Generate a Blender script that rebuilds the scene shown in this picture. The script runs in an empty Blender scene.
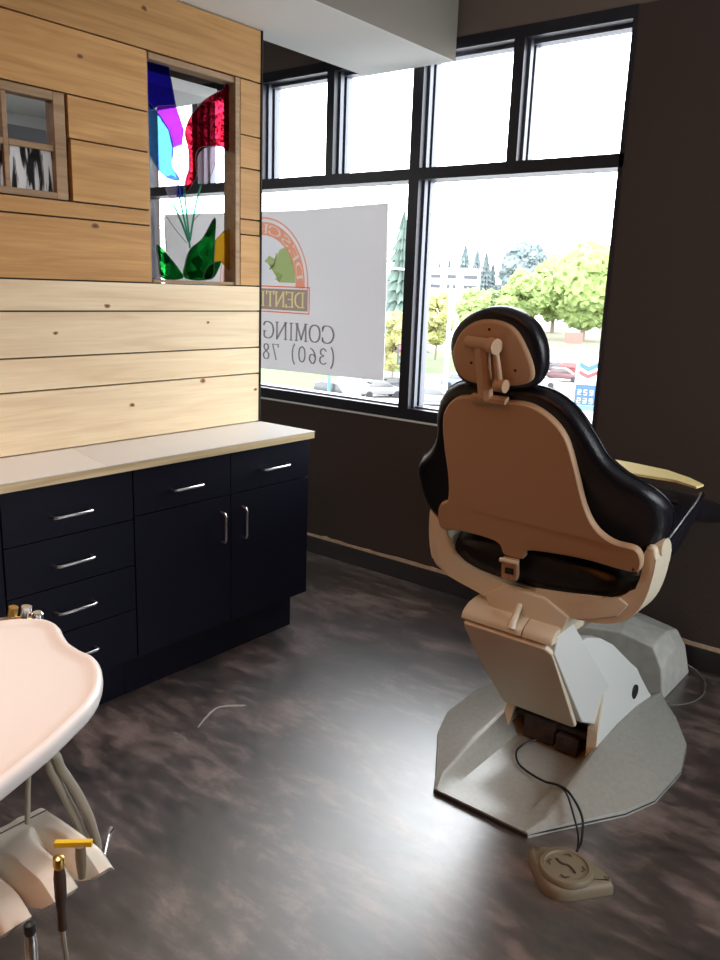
import bpy, bmesh, math, random
from mathutils import Vector, Matrix, noise
random.seed(7)
PI = math.pi
sc = bpy.context.scene
COL = sc.collection

# ------------------------------------------------------------------ camera
FPX = 812.27
YAW, PITCH, ROLL = -0.669770, -0.2334766, 0.0358618
EYE = Vector((0, 0, 1.57))
cy, sy, cp, sp = math.cos(YAW), math.sin(YAW), math.cos(PITCH), math.sin(PITCH)
fw = Vector((sy*cp, cy*cp, sp)); rt = Vector((cy, -sy, 0)); up = rt.cross(fw)
c_, s_ = math.cos(ROLL), math.sin(ROLL)
R_ = c_*rt + s_*up; U_ = -s_*rt + c_*up
cam = bpy.data.cameras.new('camera'); camo = bpy.data.objects.new('camera', cam); COL.objects.link(camo)
cam.sensor_fit = 'VERTICAL'; cam.sensor_height = 36; cam.lens = FPX/960*36
cam.clip_start = .05; cam.clip_end = 2000
camo.matrix_world = Matrix(((R_.x, U_.x, -fw.x, EYE.x), (R_.y, U_.y, -fw.y, EYE.y), (R_.z, U_.z, -fw.z, EYE.z), (0, 0, 0, 1)))
sc.camera = camo

# ------------------------------------------------------------------ sky, lamps, exposure
w = bpy.data.worlds.new('overcast_sky'); sc.world = w; w.use_nodes = True
bg = w.node_tree.nodes['Background']; bg.inputs[0].default_value = (.93, .97, 1, 1); bg.inputs[1].default_value = 11.0
def area(name, loc, rot, sx, sy_, power, color, portal=False, spread=PI):
    l = bpy.data.lights.new(name, 'AREA'); l.shape = 'RECTANGLE'; l.size = sx; l.size_y = sy_
    l.energy = power; l.color = color; l.spread = spread
    if portal: l.cycles.is_portal = True
    o = bpy.data.objects.new(name, l); COL.objects.link(o); o.location = loc; o.rotation_euler = rot
    return o
area('window_portal', (-2.6, 3.66, 1.77), (-PI/2, 0, 0), 4.4, 1.75, 1, (1, 1, 1), True)
area('window_portal', (2.06, 2.35, 1.6), (0, PI/2, 0), 1.6, 1.7, 1, (1, 1, 1), True)
area('warm_fill', (-.3, -.9, 2.98), (0, 0, 0), 1.2, .6, 24, (1, .31, .055))  # unseen warm source, assumed behind the camera and added for orange light
area('warm_fill', (-1.9, -.9, 2.98), (0, 0, 0), 1.2, .6, 8, (1, .33, .06))  # second assumed warm source, also added out of view
area('tray_fill', (-1.45, .55, 3.04), (0, 0, 0), .5, .5, 7, (1, .93, .86), spread=1.5)  # added neutral fill to brighten the tray, no fixture seen
area('neighbour_fill', (-4.5, 1.2, 2.59), (0, 0, 0), .6, 1.2, 28, (1, .95, .88))  # added fill for the next room, no lamp seen there
sc.view_settings.view_transform = 'Standard'; sc.view_settings.look = 'None'
sc.view_settings.exposure = 0.0; sc.view_settings.gamma = 1; sc.view_settings.use_curve_mapping = False
sc.cycles.use_denoising = True
sc.cycles.max_bounces = 8; sc.cycles.diffuse_bounces = 4; sc.cycles.glossy_bounces = 3
sc.cycles.transmission_bounces = 4; sc.cycles.transparent_max_bounces = 16
sc.cycles.caustics_reflective = False; sc.cycles.caustics_refractive = False
sc.cycles.sample_clamp_indirect = 6

# ------------------------------------------------------------------ material helpers
def mat(name, col=(.8, .8, .8), rough=.5, metal=0, spec=.5, coat=0, emit=None, bump=0, bscale=100, var=0, vscale=5):
    m = bpy.data.materials.new(name); m.use_nodes = True; nt = m.node_tree; b = nt.nodes['Principled BSDF']
    b.inputs['Base Color'].default_value = (*col, 1); b.inputs['Roughness'].default_value = rough
    b.inputs['Metallic'].default_value = metal; b.inputs['Specular IOR Level'].default_value = spec
    b.inputs['Coat Weight'].default_value = coat
    if emit: b.inputs['Emission Color'].default_value = (*emit[0], 1); b.inputs['Emission Strength'].default_value = emit[1]
    tc = nt.nodes.new('ShaderNodeTexCoord')
    if bump:
        n = nt.nodes.new('ShaderNodeTexNoise'); n.inputs['Scale'].default_value = bscale
        bp = nt.nodes.new('ShaderNodeBump'); bp.inputs['Strength'].default_value = bump; bp.inputs['Distance'].default_value = .01
        nt.links.new(tc.outputs['Object'], n.inputs['Vector']); nt.links.new(n.outputs[0], bp.inputs['Height'])
        nt.links.new(bp.outputs[0], b.inputs['Normal'])
    if var:
        n = nt.nodes.new('ShaderNodeTexNoise'); n.inputs['Scale'].default_value = vscale; n.inputs['Detail'].default_value = 5
        r = nt.nodes.new('ShaderNodeValToRGB'); e = r.color_ramp.elements
        e[0].position = .3; e[1].position = .7
        e[0].color = (*[c*(1-var) for c in col], 1); e[1].color = (*[min(1, c*(1+var)) for c in col], 1)
        nt.links.new(tc.outputs['Object'], n.inputs['Vector']); nt.links.new(n.outputs[0], r.inputs[0]); nt.links.new(r.outputs[0], b.inputs['Base Color'])
    return m
def glass(name, col=(1, 1, 1), refl=.5, diff=0, sparkle=0):
    m = bpy.data.materials.new(name); m.use_nodes = True; nt = m.node_tree; nt.nodes.clear(); N = nt.nodes.new; L = nt.links.new
    out = N('ShaderNodeOutputMaterial'); t = N('ShaderNodeBsdfTransparent'); t.inputs[0].default_value = (*col, 1)
    g = N('ShaderNodeBsdfGlossy'); g.inputs[0].default_value = (1, 1, 1, 1); g.inputs['Roughness'].default_value = .02
    fr = N('ShaderNodeFresnel'); fr.inputs[0].default_value = 1.3; mu = N('ShaderNodeMath'); mu.operation = 'MULTIPLY'; mu.inputs[1].default_value = refl
    mx = N('ShaderNodeMixShader'); L(fr.outputs[0], mu.inputs[0]); L(mu.outputs[0], mx.inputs[0])
    last = t
    if sparkle:
        tc = N('ShaderNodeTexCoord'); v = N('ShaderNodeTexVoronoi'); v.inputs['Scale'].default_value = sparkle; L(tc.outputs['Object'], v.inputs['Vector'])
        r = N('ShaderNodeValToRGB'); e = r.color_ramp.elements; e[0].position = .15; e[1].position = .8
        e[0].color = (min(1, col[0]*1.2), min(1, col[1]*2.2), min(1, col[2]*2.0), 1) if col[0] > col[1] else (*[min(1, c*1.3) for c in col], 1)
        e[1].color = (*[c*.35 for c in col], 1)
        L(v.outputs['Color'], r.inputs[0]); L(r.outputs[0], t.inputs[0])
    if diff:
        tr = N('ShaderNodeBsdfTranslucent'); tr.inputs[0].default_value = (*[min(1, c*1.1) for c in col], 1)
        m2 = N('ShaderNodeMixShader'); m2.inputs[0].default_value = diff; L(t.outputs[0], m2.inputs[1]); L(tr.outputs[0], m2.inputs[2]); last = m2
    L(last.outputs[0], mx.inputs[1]); L(g.outputs[0], mx.inputs[2]); L(mx.outputs[0], out.inputs[0])
    return m
def wood_mat(name, a, b, axis=1, knots=True):
    # fine grain stretched along the board, each board (mesh island) a slightly different tone
    m = bpy.data.materials.new(name); m.use_nodes = True; nt = m.node_tree; P = nt.nodes['Principled BSDF']; N = nt.nodes.new; L = nt.links.new
    tc = N('ShaderNodeTexCoord'); geo = N('ShaderNodeNewGeometry')
    off = N('ShaderNodeMath'); off.operation = 'MULTIPLY'; off.inputs[1].default_value = 37; L(geo.outputs['Random Per Island'], off.inputs[0])
    cmb = N('ShaderNodeCombineXYZ'); L(off.outputs[0], cmb.inputs[0]); L(off.outputs[0], cmb.inputs[axis])
    add = N('ShaderNodeVectorMath'); add.operation = 'ADD'; L(tc.outputs['Object'], add.inputs[0]); L(cmb.outputs[0], add.inputs[1])
    mp = N('ShaderNodeMapping'); s = [9, 9, 9]; s[axis] = .7; mp.inputs['Scale'].default_value = s; L(add.outputs[0], mp.inputs[0])
    n = N('ShaderNodeTexNoise'); n.inputs['Scale'].default_value = 2.2; n.inputs['Detail'].default_value = 9; n.inputs['Distortion'].default_value = 1.2; L(mp.outputs[0], n.inputs['Vector'])
    mp2 = N('ShaderNodeMapping'); s2 = [60, 60, 60]; s2[axis] = 2; mp2.inputs['Scale'].default_value = s2; L(add.outputs[0], mp2.inputs[0])
    n2 = N('ShaderNodeTexNoise'); n2.inputs['Scale'].default_value = 2; n2.inputs['Detail'].default_value = 4; L(mp2.outputs[0], n2.inputs['Vector'])
    mixf = N('ShaderNodeMath'); mixf.operation = 'MULTIPLY_ADD'; mixf.inputs[1].default_value = .35; L(n2.outputs[0], mixf.inputs[0])
    sub = N('ShaderNodeMath'); sub.operation = 'MULTIPLY'; sub.inputs[1].default_value = .7; L(n.outputs[0], sub.inputs[0]); L(sub.outputs[0], mixf.inputs[2])
    r = N('ShaderNodeValToRGB'); e = r.color_ramp.elements; e[0].position = .32; e[1].position = .68; e[0].color = (*a, 1); e[1].color = (*b, 1); L(mixf.outputs[0], r.inputs[0])
    hsv = N('ShaderNodeHueSaturation'); L(r.outputs[0], hsv.inputs['Color'])
    vr = N('ShaderNodeMapRange'); vr.inputs[3].default_value = .86; vr.inputs[4].default_value = 1.1; L(geo.outputs['Random Per Island'], vr.inputs[0]); L(vr.outputs[0], hsv.inputs['Value'])
    last = hsv.outputs[0]
    if knots:
        mp3 = N('ShaderNodeMapping'); s3 = [1.9]*3; s3[axis] = 1.5; mp3.inputs['Scale'].default_value = s3; L(add.outputs[0], mp3.inputs[0])
        v = N('ShaderNodeTexVoronoi'); v.inputs['Scale'].default_value = 1.3; L(mp3.outputs[0], v.inputs['Vector'])
        kr = N('ShaderNodeValToRGB'); ke = kr.color_ramp.elements; ke[0].position = .035; ke[0].color = (1, 1, 1, 1); ke[1].position = .075; ke[1].color = (0, 0, 0, 1); L(v.outputs['Distance'], kr.inputs[0])
        kf = N('ShaderNodeMath'); kf.operation = 'MULTIPLY'; kf.inputs[1].default_value = .75; L(kr.outputs[0], kf.inputs[0])
        mk = N('ShaderNodeMix'); mk.data_type = 'RGBA'; mk.inputs[7].default_value = (.16, .07, .025, 1); L(kf.outputs[0], mk.inputs[0]); L(last, mk.inputs[6]); last = mk.outputs[2]
    L(last, P.inputs['Base Color']); P.inputs['Roughness'].default_value = .6; P.inputs['Specular IOR Level'].default_value = .25
    return m

M = {}
M['wall'] = mat('brown_wall_paint', (.066, .048, .041), .9, spec=.2, bump=.1, bscale=60)
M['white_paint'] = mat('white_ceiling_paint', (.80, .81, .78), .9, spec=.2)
M['plaster'] = mat('bare_drywall', (.58, .42, .28), .9, var=.15, vscale=30)
M['rubber'] = mat('dark_rubber_base', (.022, .017, .018), .45)
M['frame'] = mat('black_window_aluminium', (.018, .018, .026), .4, metal=.3)
M['frame_side'] = mat('skylit_frame_return', (.12, .13, .16), .4, metal=.3)
M['pane'] = glass('window_glass')
M['pine'] = wood_mat('pale_pine_boards', (.76, .57, .35), (.92, .76, .52))
M['cedar'] = wood_mat('warm_pine_boards', (.43, .215, .07), (.63, .36, .14))
M['trimwood'] = wood_mat('grey_wood_trim', (.27, .165, .09), (.46, .31, .18), knots=False)
M['navy'] = mat('navy_cabinet_laminate', (.0045, .0045, .012), .45, spec=.15)
M['gap'] = mat('dark_gap', (.01, .008, .007), .9)
M['laminate'] = mat('white_laminate', (.70, .68, .66), .4)
M['ply'] = wood_mat('counter_ply_edge', (.42, .30, .15), (.68, .55, .34), knots=False)
M['steel'] = mat('brushed_steel', (.62, .61, .6), .28, metal=1)
M['leather'] = mat('black_leather', (.006, .006, .010), .30, spec=.4, bump=.15, bscale=250)
M['plastic'] = mat('cream_plastic', (.72, .64, .49), .42)
M['plastic_shell'] = mat('beige_plastic_shell', (.47, .30, .175), .5)
M['white_enamel'] = mat('white_enamel', (.74, .77, .75), .35)
M['grey_metal'] = mat('grey_painted_metal', (.35, .36, .33), .27, var=.06, vscale=60)
M['grey_cover'] = mat('speckled_grey_cover', (.50, .50, .46), .6, var=.12, vscale=20)
M['black'] = mat('black_rubber', (.01, .01, .012), .5)
M['mech'] = mat('dark_mechanism', (.05, .03, .022), .6, var=.5, vscale=25)
M['tan_pedal'] = mat('beige_pedal_plastic', (.21, .178, .12), .5)
M['grey_line'] = mat('dark_print', (.05, .045, .04), .6)
M['tray'] = mat('pinkish_cream_tray', (.84, .79, .765), .3)
M['holder'] = mat('cream_holder_plastic', (.80, .74, .64), .33)
M['hose'] = mat('grey_beige_hose', (.42, .38, .30), .5)
M['yellow'] = mat('yellow_tape', (.82, .55, .02), .5)
M['board'] = mat('pale_yellow_board', (1.0, .83, .38), .55)
M['brass'] = mat('brass', (.7, .45, .14), .3, metal=1)
M['chrome'] = mat('chrome', (.75, .75, .76), .12, metal=1)
M['sign'] = mat('white_vinyl_banner', (.56, .53, .55), .7, spec=.1)
M['sign_orange'] = mat('banner_orange_ink', (.62, .18, .09), .7, spec=.1)
M['sign_green'] = mat('banner_olive_ink', (.25, .31, .11), .7, spec=.1)
M['sign_brown'] = mat('banner_brown_ink', (.26, .16, .11), .7, spec=.1)
M['sign_text'] = mat('banner_text_ink', (.23, .18, .17), .7, spec=.1)
M['sign_gold'] = mat('banner_gold_ink', (.50, .38, .14), .7, spec=.1)
M['sign_pale'] = mat('banner_pale_ink', (.60, .61, .66), .7, spec=.1)
def vinyl(name, col, fac):
    # printed sheet: mostly diffuse, lets a little daylight through
    m = bpy.data.materials.new(name); m.use_nodes = True; nt = m.node_tree; nt.nodes.clear(); N = nt.nodes.new
    o = N('ShaderNodeOutputMaterial'); d = N('ShaderNodeBsdfDiffuse'); t = N('ShaderNodeBsdfTranslucent'); x = N('ShaderNodeMixShader')
    d.inputs[0].default_value = (*col, 1); t.inputs[0].default_value = (*col, 1); x.inputs[0].default_value = fac
    nt.links.new(d.outputs[0], x.inputs[1]); nt.links.new(t.outputs[0], x.inputs[2]); nt.links.new(x.outputs[0], o.inputs[0]); return m
def ink(name, col):
    m = bpy.data.materials.new(name); m.use_nodes = True; nt = m.node_tree; nt.nodes.clear(); N = nt.nodes.new
    o = N('ShaderNodeOutputMaterial'); t = N('ShaderNodeBsdfTransparent'); t.inputs[0].default_value = (*col, 1); nt.links.new(t.outputs[0], o.inputs[0]); return m
M['sign'] = vinyl('white_vinyl_banner', (.70, .69, .695), .33)
M['sign_orange'] = ink('banner_orange_ink', (1, .45, .28)); M['sign_green'] = ink('banner_olive_ink', (.53, .64, .25))
M['sign_brown'] = ink('banner_brown_ink', (.50, .38, .31)); M['sign_text'] = ink('banner_text_ink', (.36, .33, .33))
M['sign_pale'] = ink('banner_pale_ink', (.95, .97, 1)); M['sign_gold'] = vinyl('banner_gold_ink', (.95, .78, .30), .8)
M['sign_letter'] = vinyl('banner_pale_letter', (.95, .80, .72), .8)

# floor: dark grey vinyl planks with cloudy wear
def floor_mat():
    m = bpy.data.materials.new('grey_vinyl_planks'); m.use_nodes = True; nt = m.node_tree; P = nt.nodes['Principled BSDF']; N = nt.nodes.new; L = nt.links.new
    tc = N('ShaderNodeTexCoord')
    def noise_(scale, sc3, det=6, dist=.6):
        mp = N('ShaderNodeMapping'); mp.inputs['Scale'].default_value = sc3; L(tc.outputs['Object'], mp.inputs[0])
        n = N('ShaderNodeTexNoise'); n.inputs['Scale'].default_value = scale; n.inputs['Detail'].default_value = det; n.inputs['Distortion'].default_value = dist; n.inputs['Roughness'].default_value = .68; L(mp.outputs[0], n.inputs['Vector']); return n
    n1 = noise_(2.6, (.9, 1.6, 1), 12, .5); n2 = noise_(7, (1, 2.6, 1), 12, .3)
    br = N('ShaderNodeTexBrick'); br.inputs['Scale'].default_value = 1; br.inputs['Brick Width'].default_value = 1.2; br.inputs['Row Height'].default_value = .18
    br.inputs['Mortar Size'].default_value = .001; br.inputs['Color1'].default_value = (.38, .38, .38, 1); br.inputs['Color2'].default_value = (.62, .62, .62, 1); br.inputs['Mortar'].default_value = (.3, .3, .3, 1)
    L(tc.outputs['Object'], br.inputs['Vector'])
    a1 = N('ShaderNodeMath'); a1.operation = 'MULTIPLY_ADD'; a1.inputs[1].default_value = .42; L(n2.outputs[0], a1.inputs[0])
    a2 = N('ShaderNodeMath'); a2.operation = 'MULTIPLY'; a2.inputs[1].default_value = .58; L(n1.outputs[0], a2.inputs[0]); L(a2.outputs[0], a1.inputs[2])
    a3 = N('ShaderNodeMath'); a3.operation = 'MULTIPLY_ADD'; a3.inputs[1].default_value = .16; L(br.outputs['Color'], a3.inputs[0])
    a4 = N('ShaderNodeMath'); a4.operation = 'SUBTRACT'; a4.inputs[1].default_value = .08; L(a1.outputs[0], a4.inputs[0]); L(a4.outputs[0], a3.inputs[2])
    r = N('ShaderNodeValToRGB'); e = r.color_ramp.elements; e[0].position = .40; e[1].position = .62
    e[0].color = (.012, .009, .008, 1); e[1].color = (.24, .175, .155, 1)
    x = e.new(.5); x.color = (.060, .041, .036, 1)
    L(a3.outputs[0], r.inputs[0]); L(r.outputs[0], P.inputs['Base Color'])
    rr = N('ShaderNodeMapRange'); rr.inputs[1].default_value = .3; rr.inputs[2].default_value = .7; rr.inputs[3].default_value = .34; rr.inputs[4].default_value = .50
    L(n2.outputs[0], rr.inputs[0]); L(rr.outputs[0], P.inputs['Roughness'])
    P.inputs['IOR'].default_value = 1.9; P.inputs['Coat Weight'].default_value = 1; P.inputs['Coat Roughness'].default_value = .36; P.inputs['Coat IOR'].default_value = 2.1
    return m
M['floor'] = floor_mat()

# ------------------------------------------------------------------ mesh helpers
def smooth_pts(pts, k=6, closed=True):
    n = len(pts); out = []
    rng = range(n) if closed else range(n-1)
    for i in rng:
        if closed: p0, p1, p2, p3 = pts[i-1], pts[i], pts[(i+1) % n], pts[(i+2) % n]
        else: p0, p1, p2, p3 = pts[max(i-1, 0)], pts[i], pts[i+1], pts[min(i+2, n-1)]
        for j in range(k):
            t = j/k
            out.append(tuple(.5*(2*b+(c-a)*t+(2*a-5*b+4*c-d)*t*t+(3*b-a-3*c+d)*t**3) for a, b, c, d in zip(p0, p1, p2, p3)))
    if not closed: out.append(tuple(pts[-1]))
    return out
def add_box(bm, x0, x1, y0, y1, z0, z1, bev=0):
    vs = [bm.verts.new((x, y, z)) for x in (x0, x1) for y in (y0, y1) for z in (z0, z1)]
    f = [(0, 1, 3, 2), (4, 6, 7, 5), (0, 4, 5, 1), (2, 3, 7, 6), (0, 2, 6, 4), (1, 5, 7, 3)]
    fs = [bm.faces.new([vs[i] for i in q]) for q in f]
    if bev:
        ed = list({e for g in fs for e in g.edges})
        bmesh.ops.bevel(bm, geom=ed, offset=bev, segments=2, profile=.7, affect='EDGES')
def add_prism(bm, loop_a, loop_b, bev=0, seg=3):
    a = [bm.verts.new(p) for p in loop_a]; b = [bm.verts.new(p) for p in loop_b]; n = len(a)
    fs = [bm.faces.new(a), bm.faces.new(b[::-1])]
    for i in range(n): fs.append(bm.faces.new((a[i], b[i], b[(i+1) % n], a[(i+1) % n])))
    if bev:
        ed = [e for e in (set(fs[0].edges) | set(fs[1].edges))]
        bmesh.ops.bevel(bm, geom=ed, offset=bev, segments=seg, profile=.5, affect='EDGES')
def prism_yz(bm, pts, x0, x1, bev=0): add_prism(bm, [(x0, y, z) for y, z in pts], [(x1, y, z) for y, z in pts], bev)
def prism_xz(bm, pts, y0, y1, bev=0): add_prism(bm, [(x, y0, z) for x, z in pts], [(x, y1, z) for x, z in pts], bev)
def prism_xy(bm, pts, z0, z1, bev=0): add_prism(bm, [(x, y, z0) for x, y in pts], [(x, y, z1) for x, y in pts], bev)
def add_tube(bm, pts, r, n=10, k=6, radii=None):
    pts = [Vector(p) for p in (smooth_pts([tuple(p) for p in pts], k, False) if k > 1 and len(pts) > 2 else pts)]
    rings = []; up_ = Vector((0, 0, 1)); prev = None
    for i, p in enumerate(pts):
        t = (pts[min(i+1, len(pts)-1)] - pts[max(i-1, 0)]).normalized()
        if prev is None:
            a = t.orthogonal().normalized()
        else:
            a = (prev - t*prev.dot(t)); a = a.normalized() if a.length > 1e-6 else t.orthogonal().normalized()
        prev = a; b = t.cross(a)
        rr = r if radii is None else radii[0]+(radii[1]-radii[0])*i/(len(pts)-1)
        rings.append([bm.verts.new(p + rr*(math.cos(q)*a+math.sin(q)*b)) for q in (2*PI*j/n for j in range(n))])
    for A, B in zip(rings, rings[1:]):
        for j in range(n): bm.faces.new((A[j], A[(j+1) % n], B[(j+1) % n], B[j]))
    bm.faces.new(rings[0][::-1]); bm.faces.new(rings[-1])
def add_lathe(bm, prof, c, axis='z', n=32, closed=True):
    # prof: list of (radius, height)
    rings = []
    for r, h in prof:
        ring = []
        for j in range(n):
            q = 2*PI*j/n; a, b = r*math.cos(q), r*math.sin(q)
            if axis == 'z': v = (c[0]+a, c[1]+b, c[2]+h)
            elif axis == 'x': v = (c[0]+h, c[1]+a, c[2]+b)
            else: v = (c[0]+a, c[1]+h, c[2]+b)
            ring.append(bm.verts.new(v))
        rings.append(ring)
    for A, B in zip(rings, rings[1:]):
        for j in range(n): bm.faces.new((A[j], A[(j+1) % n], B[(j+1) % n], B[j]))
    bm.faces.new(rings[0][::-1]); bm.faces.new(rings[-1])
def loft(bm, loops, cap=True):
    R = [[bm.verts.new(p) for p in l] for l in loops]; n = len(R[0])
    for A, B in zip(R, R[1:]):
        for j in range(n): bm.faces.new((A[j], A[(j+1) % n], B[(j+1) % n], B[j]))
    if cap: bm.faces.new(R[0][::-1]); bm.faces.new(R[-1])
def obj(name, bm, m, parent=None, smooth=False, label=None, bevel=0, subsurf=0, mats=None):
    bmesh.ops.recalc_face_normals(bm, faces=bm.faces)
    me = bpy.data.meshes.new(name); bm.to_mesh(me); bm.free()
    for mm in (mats or [m]): me.materials.append(mm)
    if smooth:
        for p in me.polygons: p.use_smooth = True
        try: me.set_sharp_from_angle(angle=math.radians(40 if smooth is True else smooth))
        except Exception: pass
    o = bpy.data.objects.new(name, me); COL.objects.link(o)
    if parent:
        o.parent = parent
        loc = Vector((0, 0, 0)); q = parent
        while q: loc += q.location; q = q.parent
        # meshes are written in world coordinates; keep origin at the parent's and shift the data
        me.transform(Matrix.Translation(-loc))
    if bevel:
        b = o.modifiers.new('bevel', 'BEVEL'); b.width = bevel; b.segments = 2; b.limit_method = 'ANGLE'; b.angle_limit = math.radians(40)
    if subsurf:
        s = o.modifiers.new('subsurf', 'SUBSURF'); s.levels = subsurf; s.render_levels = subsurf
    if label: o['label'] = label
    return o
def thing(name, label, cat, loc, group=None):
    o = bpy.data.objects.new(name, None); COL.objects.link(o); o.location = loc; o['label'] = label; o['category'] = cat
    o.empty_display_size = .1
    if group: o['group'] = group
    return o
def tag(o, label, cat, group=None):
    o['label'] = label; o['category'] = cat
    if group: o['group'] = group
    return o
def recenter(o, loc):
    # move a one-mesh thing's origin to its base
    o.data.transform(Matrix.Translation(-Vector(loc))); o.location = loc; return o
def struct(o, label=None):
    o['kind'] = 'structure'
    if label: o['label'] = label
    return o
def B(): return bmesh.new()
def box(name, dims, m, parent=None, bev=0, label=None, **k):
    bm = B(); add_box(bm, *dims, bev=bev); return obj(name, bm, m, parent, label=label, **k)

# ================================================================== THE ROOM
XL, XR, YW, YB, ZC = -2.70, 1.95, 3.50, -2.4, 3.05
XN = -5.4            # far side of the neighbouring room seen through the panes
ZS = 2.60            # soffit underside
struct(box('floor', (XN, XR, YB, YW, -.12, 0), M['floor']))
bm = B(); add_tube(bm, [(-2.075, 1.73, .0003), (-2.11, 1.80, .0003), (-2.13, 1.88, .0003), (-2.065, 1.955, .0003)], .0045, 6, 5, radii=(.003, .008))
for k in range(14): x_, y_ = -2.07+random.uniform(-.03, .03), 1.66+random.uniform(-.02, .02); add_tube(bm, [(x_, y_, .0003), (x_+random.uniform(-.02, .02), y_+random.uniform(-.01, .01), .0003)], .0022, 5, 1)
for v in bm.verts: v.co.z = max(.0002, min(.0006, v.co.z))
struct(obj('floor_scuff', bm, mat('chalky_scuff', (.30, .28, .27), .9)), 'pale scuff marks on the dark floor')
struct(box('ceiling', (XN-.12, XR+.12, YB-.12, YW+.15, ZC, ZC+.12), M['white_paint']))
# window wall with its opening
WX0, WX1, WZ0, WZ1 = -4.75, -1.425, .93, 2.715
bm = B()
add_box(bm, XN, XR, YW, YW+.18, -.12, WZ0-.035)
add_box(bm, XN, WX0, YW, YW+.18, WZ0-.035, WZ1)
add_box(bm, WX1, XR, YW, YW+.18, WZ0-.035, WZ1)
struct(obj('wall_front', bm, M['wall']))
struct(box('wall_front_upper', (XN, XR, YW, YW+.18, WZ1, ZC), mat('bounce_lit_brown', (.17, .13, .105), .9)), 'brown wall above the window header, lightened for bounced light').name = 'wall_upper'  # bounced light put in as a lighter wall colour
struct(box('wall_back', (XN-.12, XR+.12, YB-.12, YB, -.12, ZC), mat('warm_tan_paint', (.10, .05, .025), .9)))
struct(box('wall_neighbour', (XN-.12, XN, YB, YW+.18, -.12, ZC), mat('light_grey_paint', (.5, .5, .48), .9)))
# right wall; its unseen window is assumed, added for side daylight
bm = B()
RY0, RY1, RZ0, RZ1 = 1.5, 3.2, .8, 2.4
add_box(bm, XR, XR+.12, YB, RY0, -.12, ZC); add_box(bm, XR, XR+.12, RY1, YW+.18, -.12, ZC)
add_box(bm, XR, XR+.12, RY0, RY1, -.12, RZ0); add_box(bm, XR, XR+.12, RY0, RY1, RZ1, ZC)
struct(obj('wall_right', bm, M['wall']))
fr = box('added_window', (XR+.02, XR+.09, RY0, RY1, RZ0, RZ0+.05), M['frame']); struct(fr)
bm = B()
add_box(bm, XR+.02, XR+.09, RY0, RY1, RZ1-.05, RZ1)
for y in (RY0, (RY0+RY1)/2-.03, RY1-.06): add_box(bm, XR+.02, XR+.09, y, y+.06, RZ0+.05, RZ1-.05)
obj('window_frame', bm, M['frame'], fr)
box('window_pane', (XR+.05, XR+.056, RY0+.06, RY1-.06, RZ0+.05, RZ1-.05), M['pane'], fr)
# rubber cove base along the window wall and the strip of bare drywall above it
struct(box('baseboard_front', (XN, XR, YW-.012, YW, 0, .098), M['rubber'], bev=.003))
random.seed(3)
bm = B(); top = []
x = XN
while x < XR: top.append((x, .116+random.uniform(-.003, .004)+(.006 if random.random() < .12 else 0))); x += random.uniform(.02, .07)
top.append((XR, .117))
prism_xz(bm, [(XN, .098)]+top+[(XR, .098)], YW-.003, YW-.0002)
struct(obj('trim_1', bm, M['plaster']), 'ragged strip of bare drywall above the dark base')
# soffit beam
sf = struct(box('trim_2', (-2.795, -2.264, YB, 3.455, ZS, ZC), M['white_paint'], bev=.004), 'boxed white beam under the ceiling, its side toned darker for shade')
box('soffit_face', (-2.2636, -2.2615, YB, 3.455, ZS+.002, ZC), mat('shaded_soffit_paint', (.25, .225, .19), .9), sf)  # shade on the beam's side put in as a darker colour

# ---- main window: frame, mullions, panes
win = thing('window_3', '', '', (0, YW, 0)); del win['label']; del win['category']; struct(win)
# bars: front face black, returns greyed for the skylight on them
def bar(name, x0, x1, z0, z1, y0=YW-.004, y1=YW+.13):
    bm = B(); add_box(bm, x0, x1, y0, y1, z0, z1)
    o = obj(name, bm, M['frame'], win); return o
bar('window_sill', WX0, WX1, WZ0-.035, WZ0+.022)
bar('window_header', WX0, WX1, 2.665, WZ1)
bar('transom_bar', WX0, WX1, 2.097, 2.152)
bar('jamb', WX1-.02, WX1, WZ0+.022, 2.665)
bar('jamb', WX0, WX0+.03, WZ0+.022, 2.665)
for i, (x0, x1, z0, z1) in enumerate([(-2.527, -2.465, WZ0+.022, 2.097), (-2.527, -2.465, 2.152, 2.665),
        (-3.085, -3.035, 2.152, 2.665), (-1.982, -1.93, 2.152, 2.665), (-3.62, -3.57, 2.152, 2.665), (-4.18, -4.13, 2.152, 2.665), (-3.62, -3.57, WZ0+.022, 1.0)]):
    if i == 6: continue
    o = bar('mullion', x0, x1, z0, z1)
    # gasket returns on both sides, their grey standing in for skylight
    bm = B()
    for xx in (x0-.012, x1):
        add_box(bm, xx, xx+.012, YW+.035, YW+.062, z0, z1); add_box(bm, xx, xx+.012, YW+.085, YW+.13, z0, z1)
    obj('mullion_return', bm, M['frame_side'], o)
bm = B(); add_box(bm, WX0, WX1, YW+.05, YW+.13, WZ0+.022, WZ0+.03); add_box(bm, WX0+.03, WX1-.02, YW+.06, YW+.125, 2.65, 2.665)
add_box(bm, WX0+.03, WX1-.02, YW+.06, YW+.13, 2.152, 2.158)
obj('glazing_bead', bm, M['frame_side'], win)
xs = [WX0+.03, -3.62, -3.57, -2.527, -2.465, WX1-.02]
box('window_pane', (WX0+.03, -2.527, YW+.098, YW+.102, WZ0+.022, 2.097), M['pane'], win)
box('window_pane', (-2.465, WX1-.02, YW+.098, YW+.102, WZ0+.022, 2.097), M['pane'], win)
ux = [(WX0+.03, -4.18), (-4.13, -3.62), (-3.57, -3.085), (-3.035, -2.527), (-2.465, -1.982), (-1.93, WX1-.02)]
for a, b in ux: box('window_pane', (a, b, YW+.098, YW+.102, 2.152, 2.665), M['pane'], win)
box('sill_edge', (WX0, WX1, YW-.007, YW-.0005, WZ0-.047, WZ0-.037), M['white_paint'], win, label='thin pale edge under the black sill')

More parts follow.
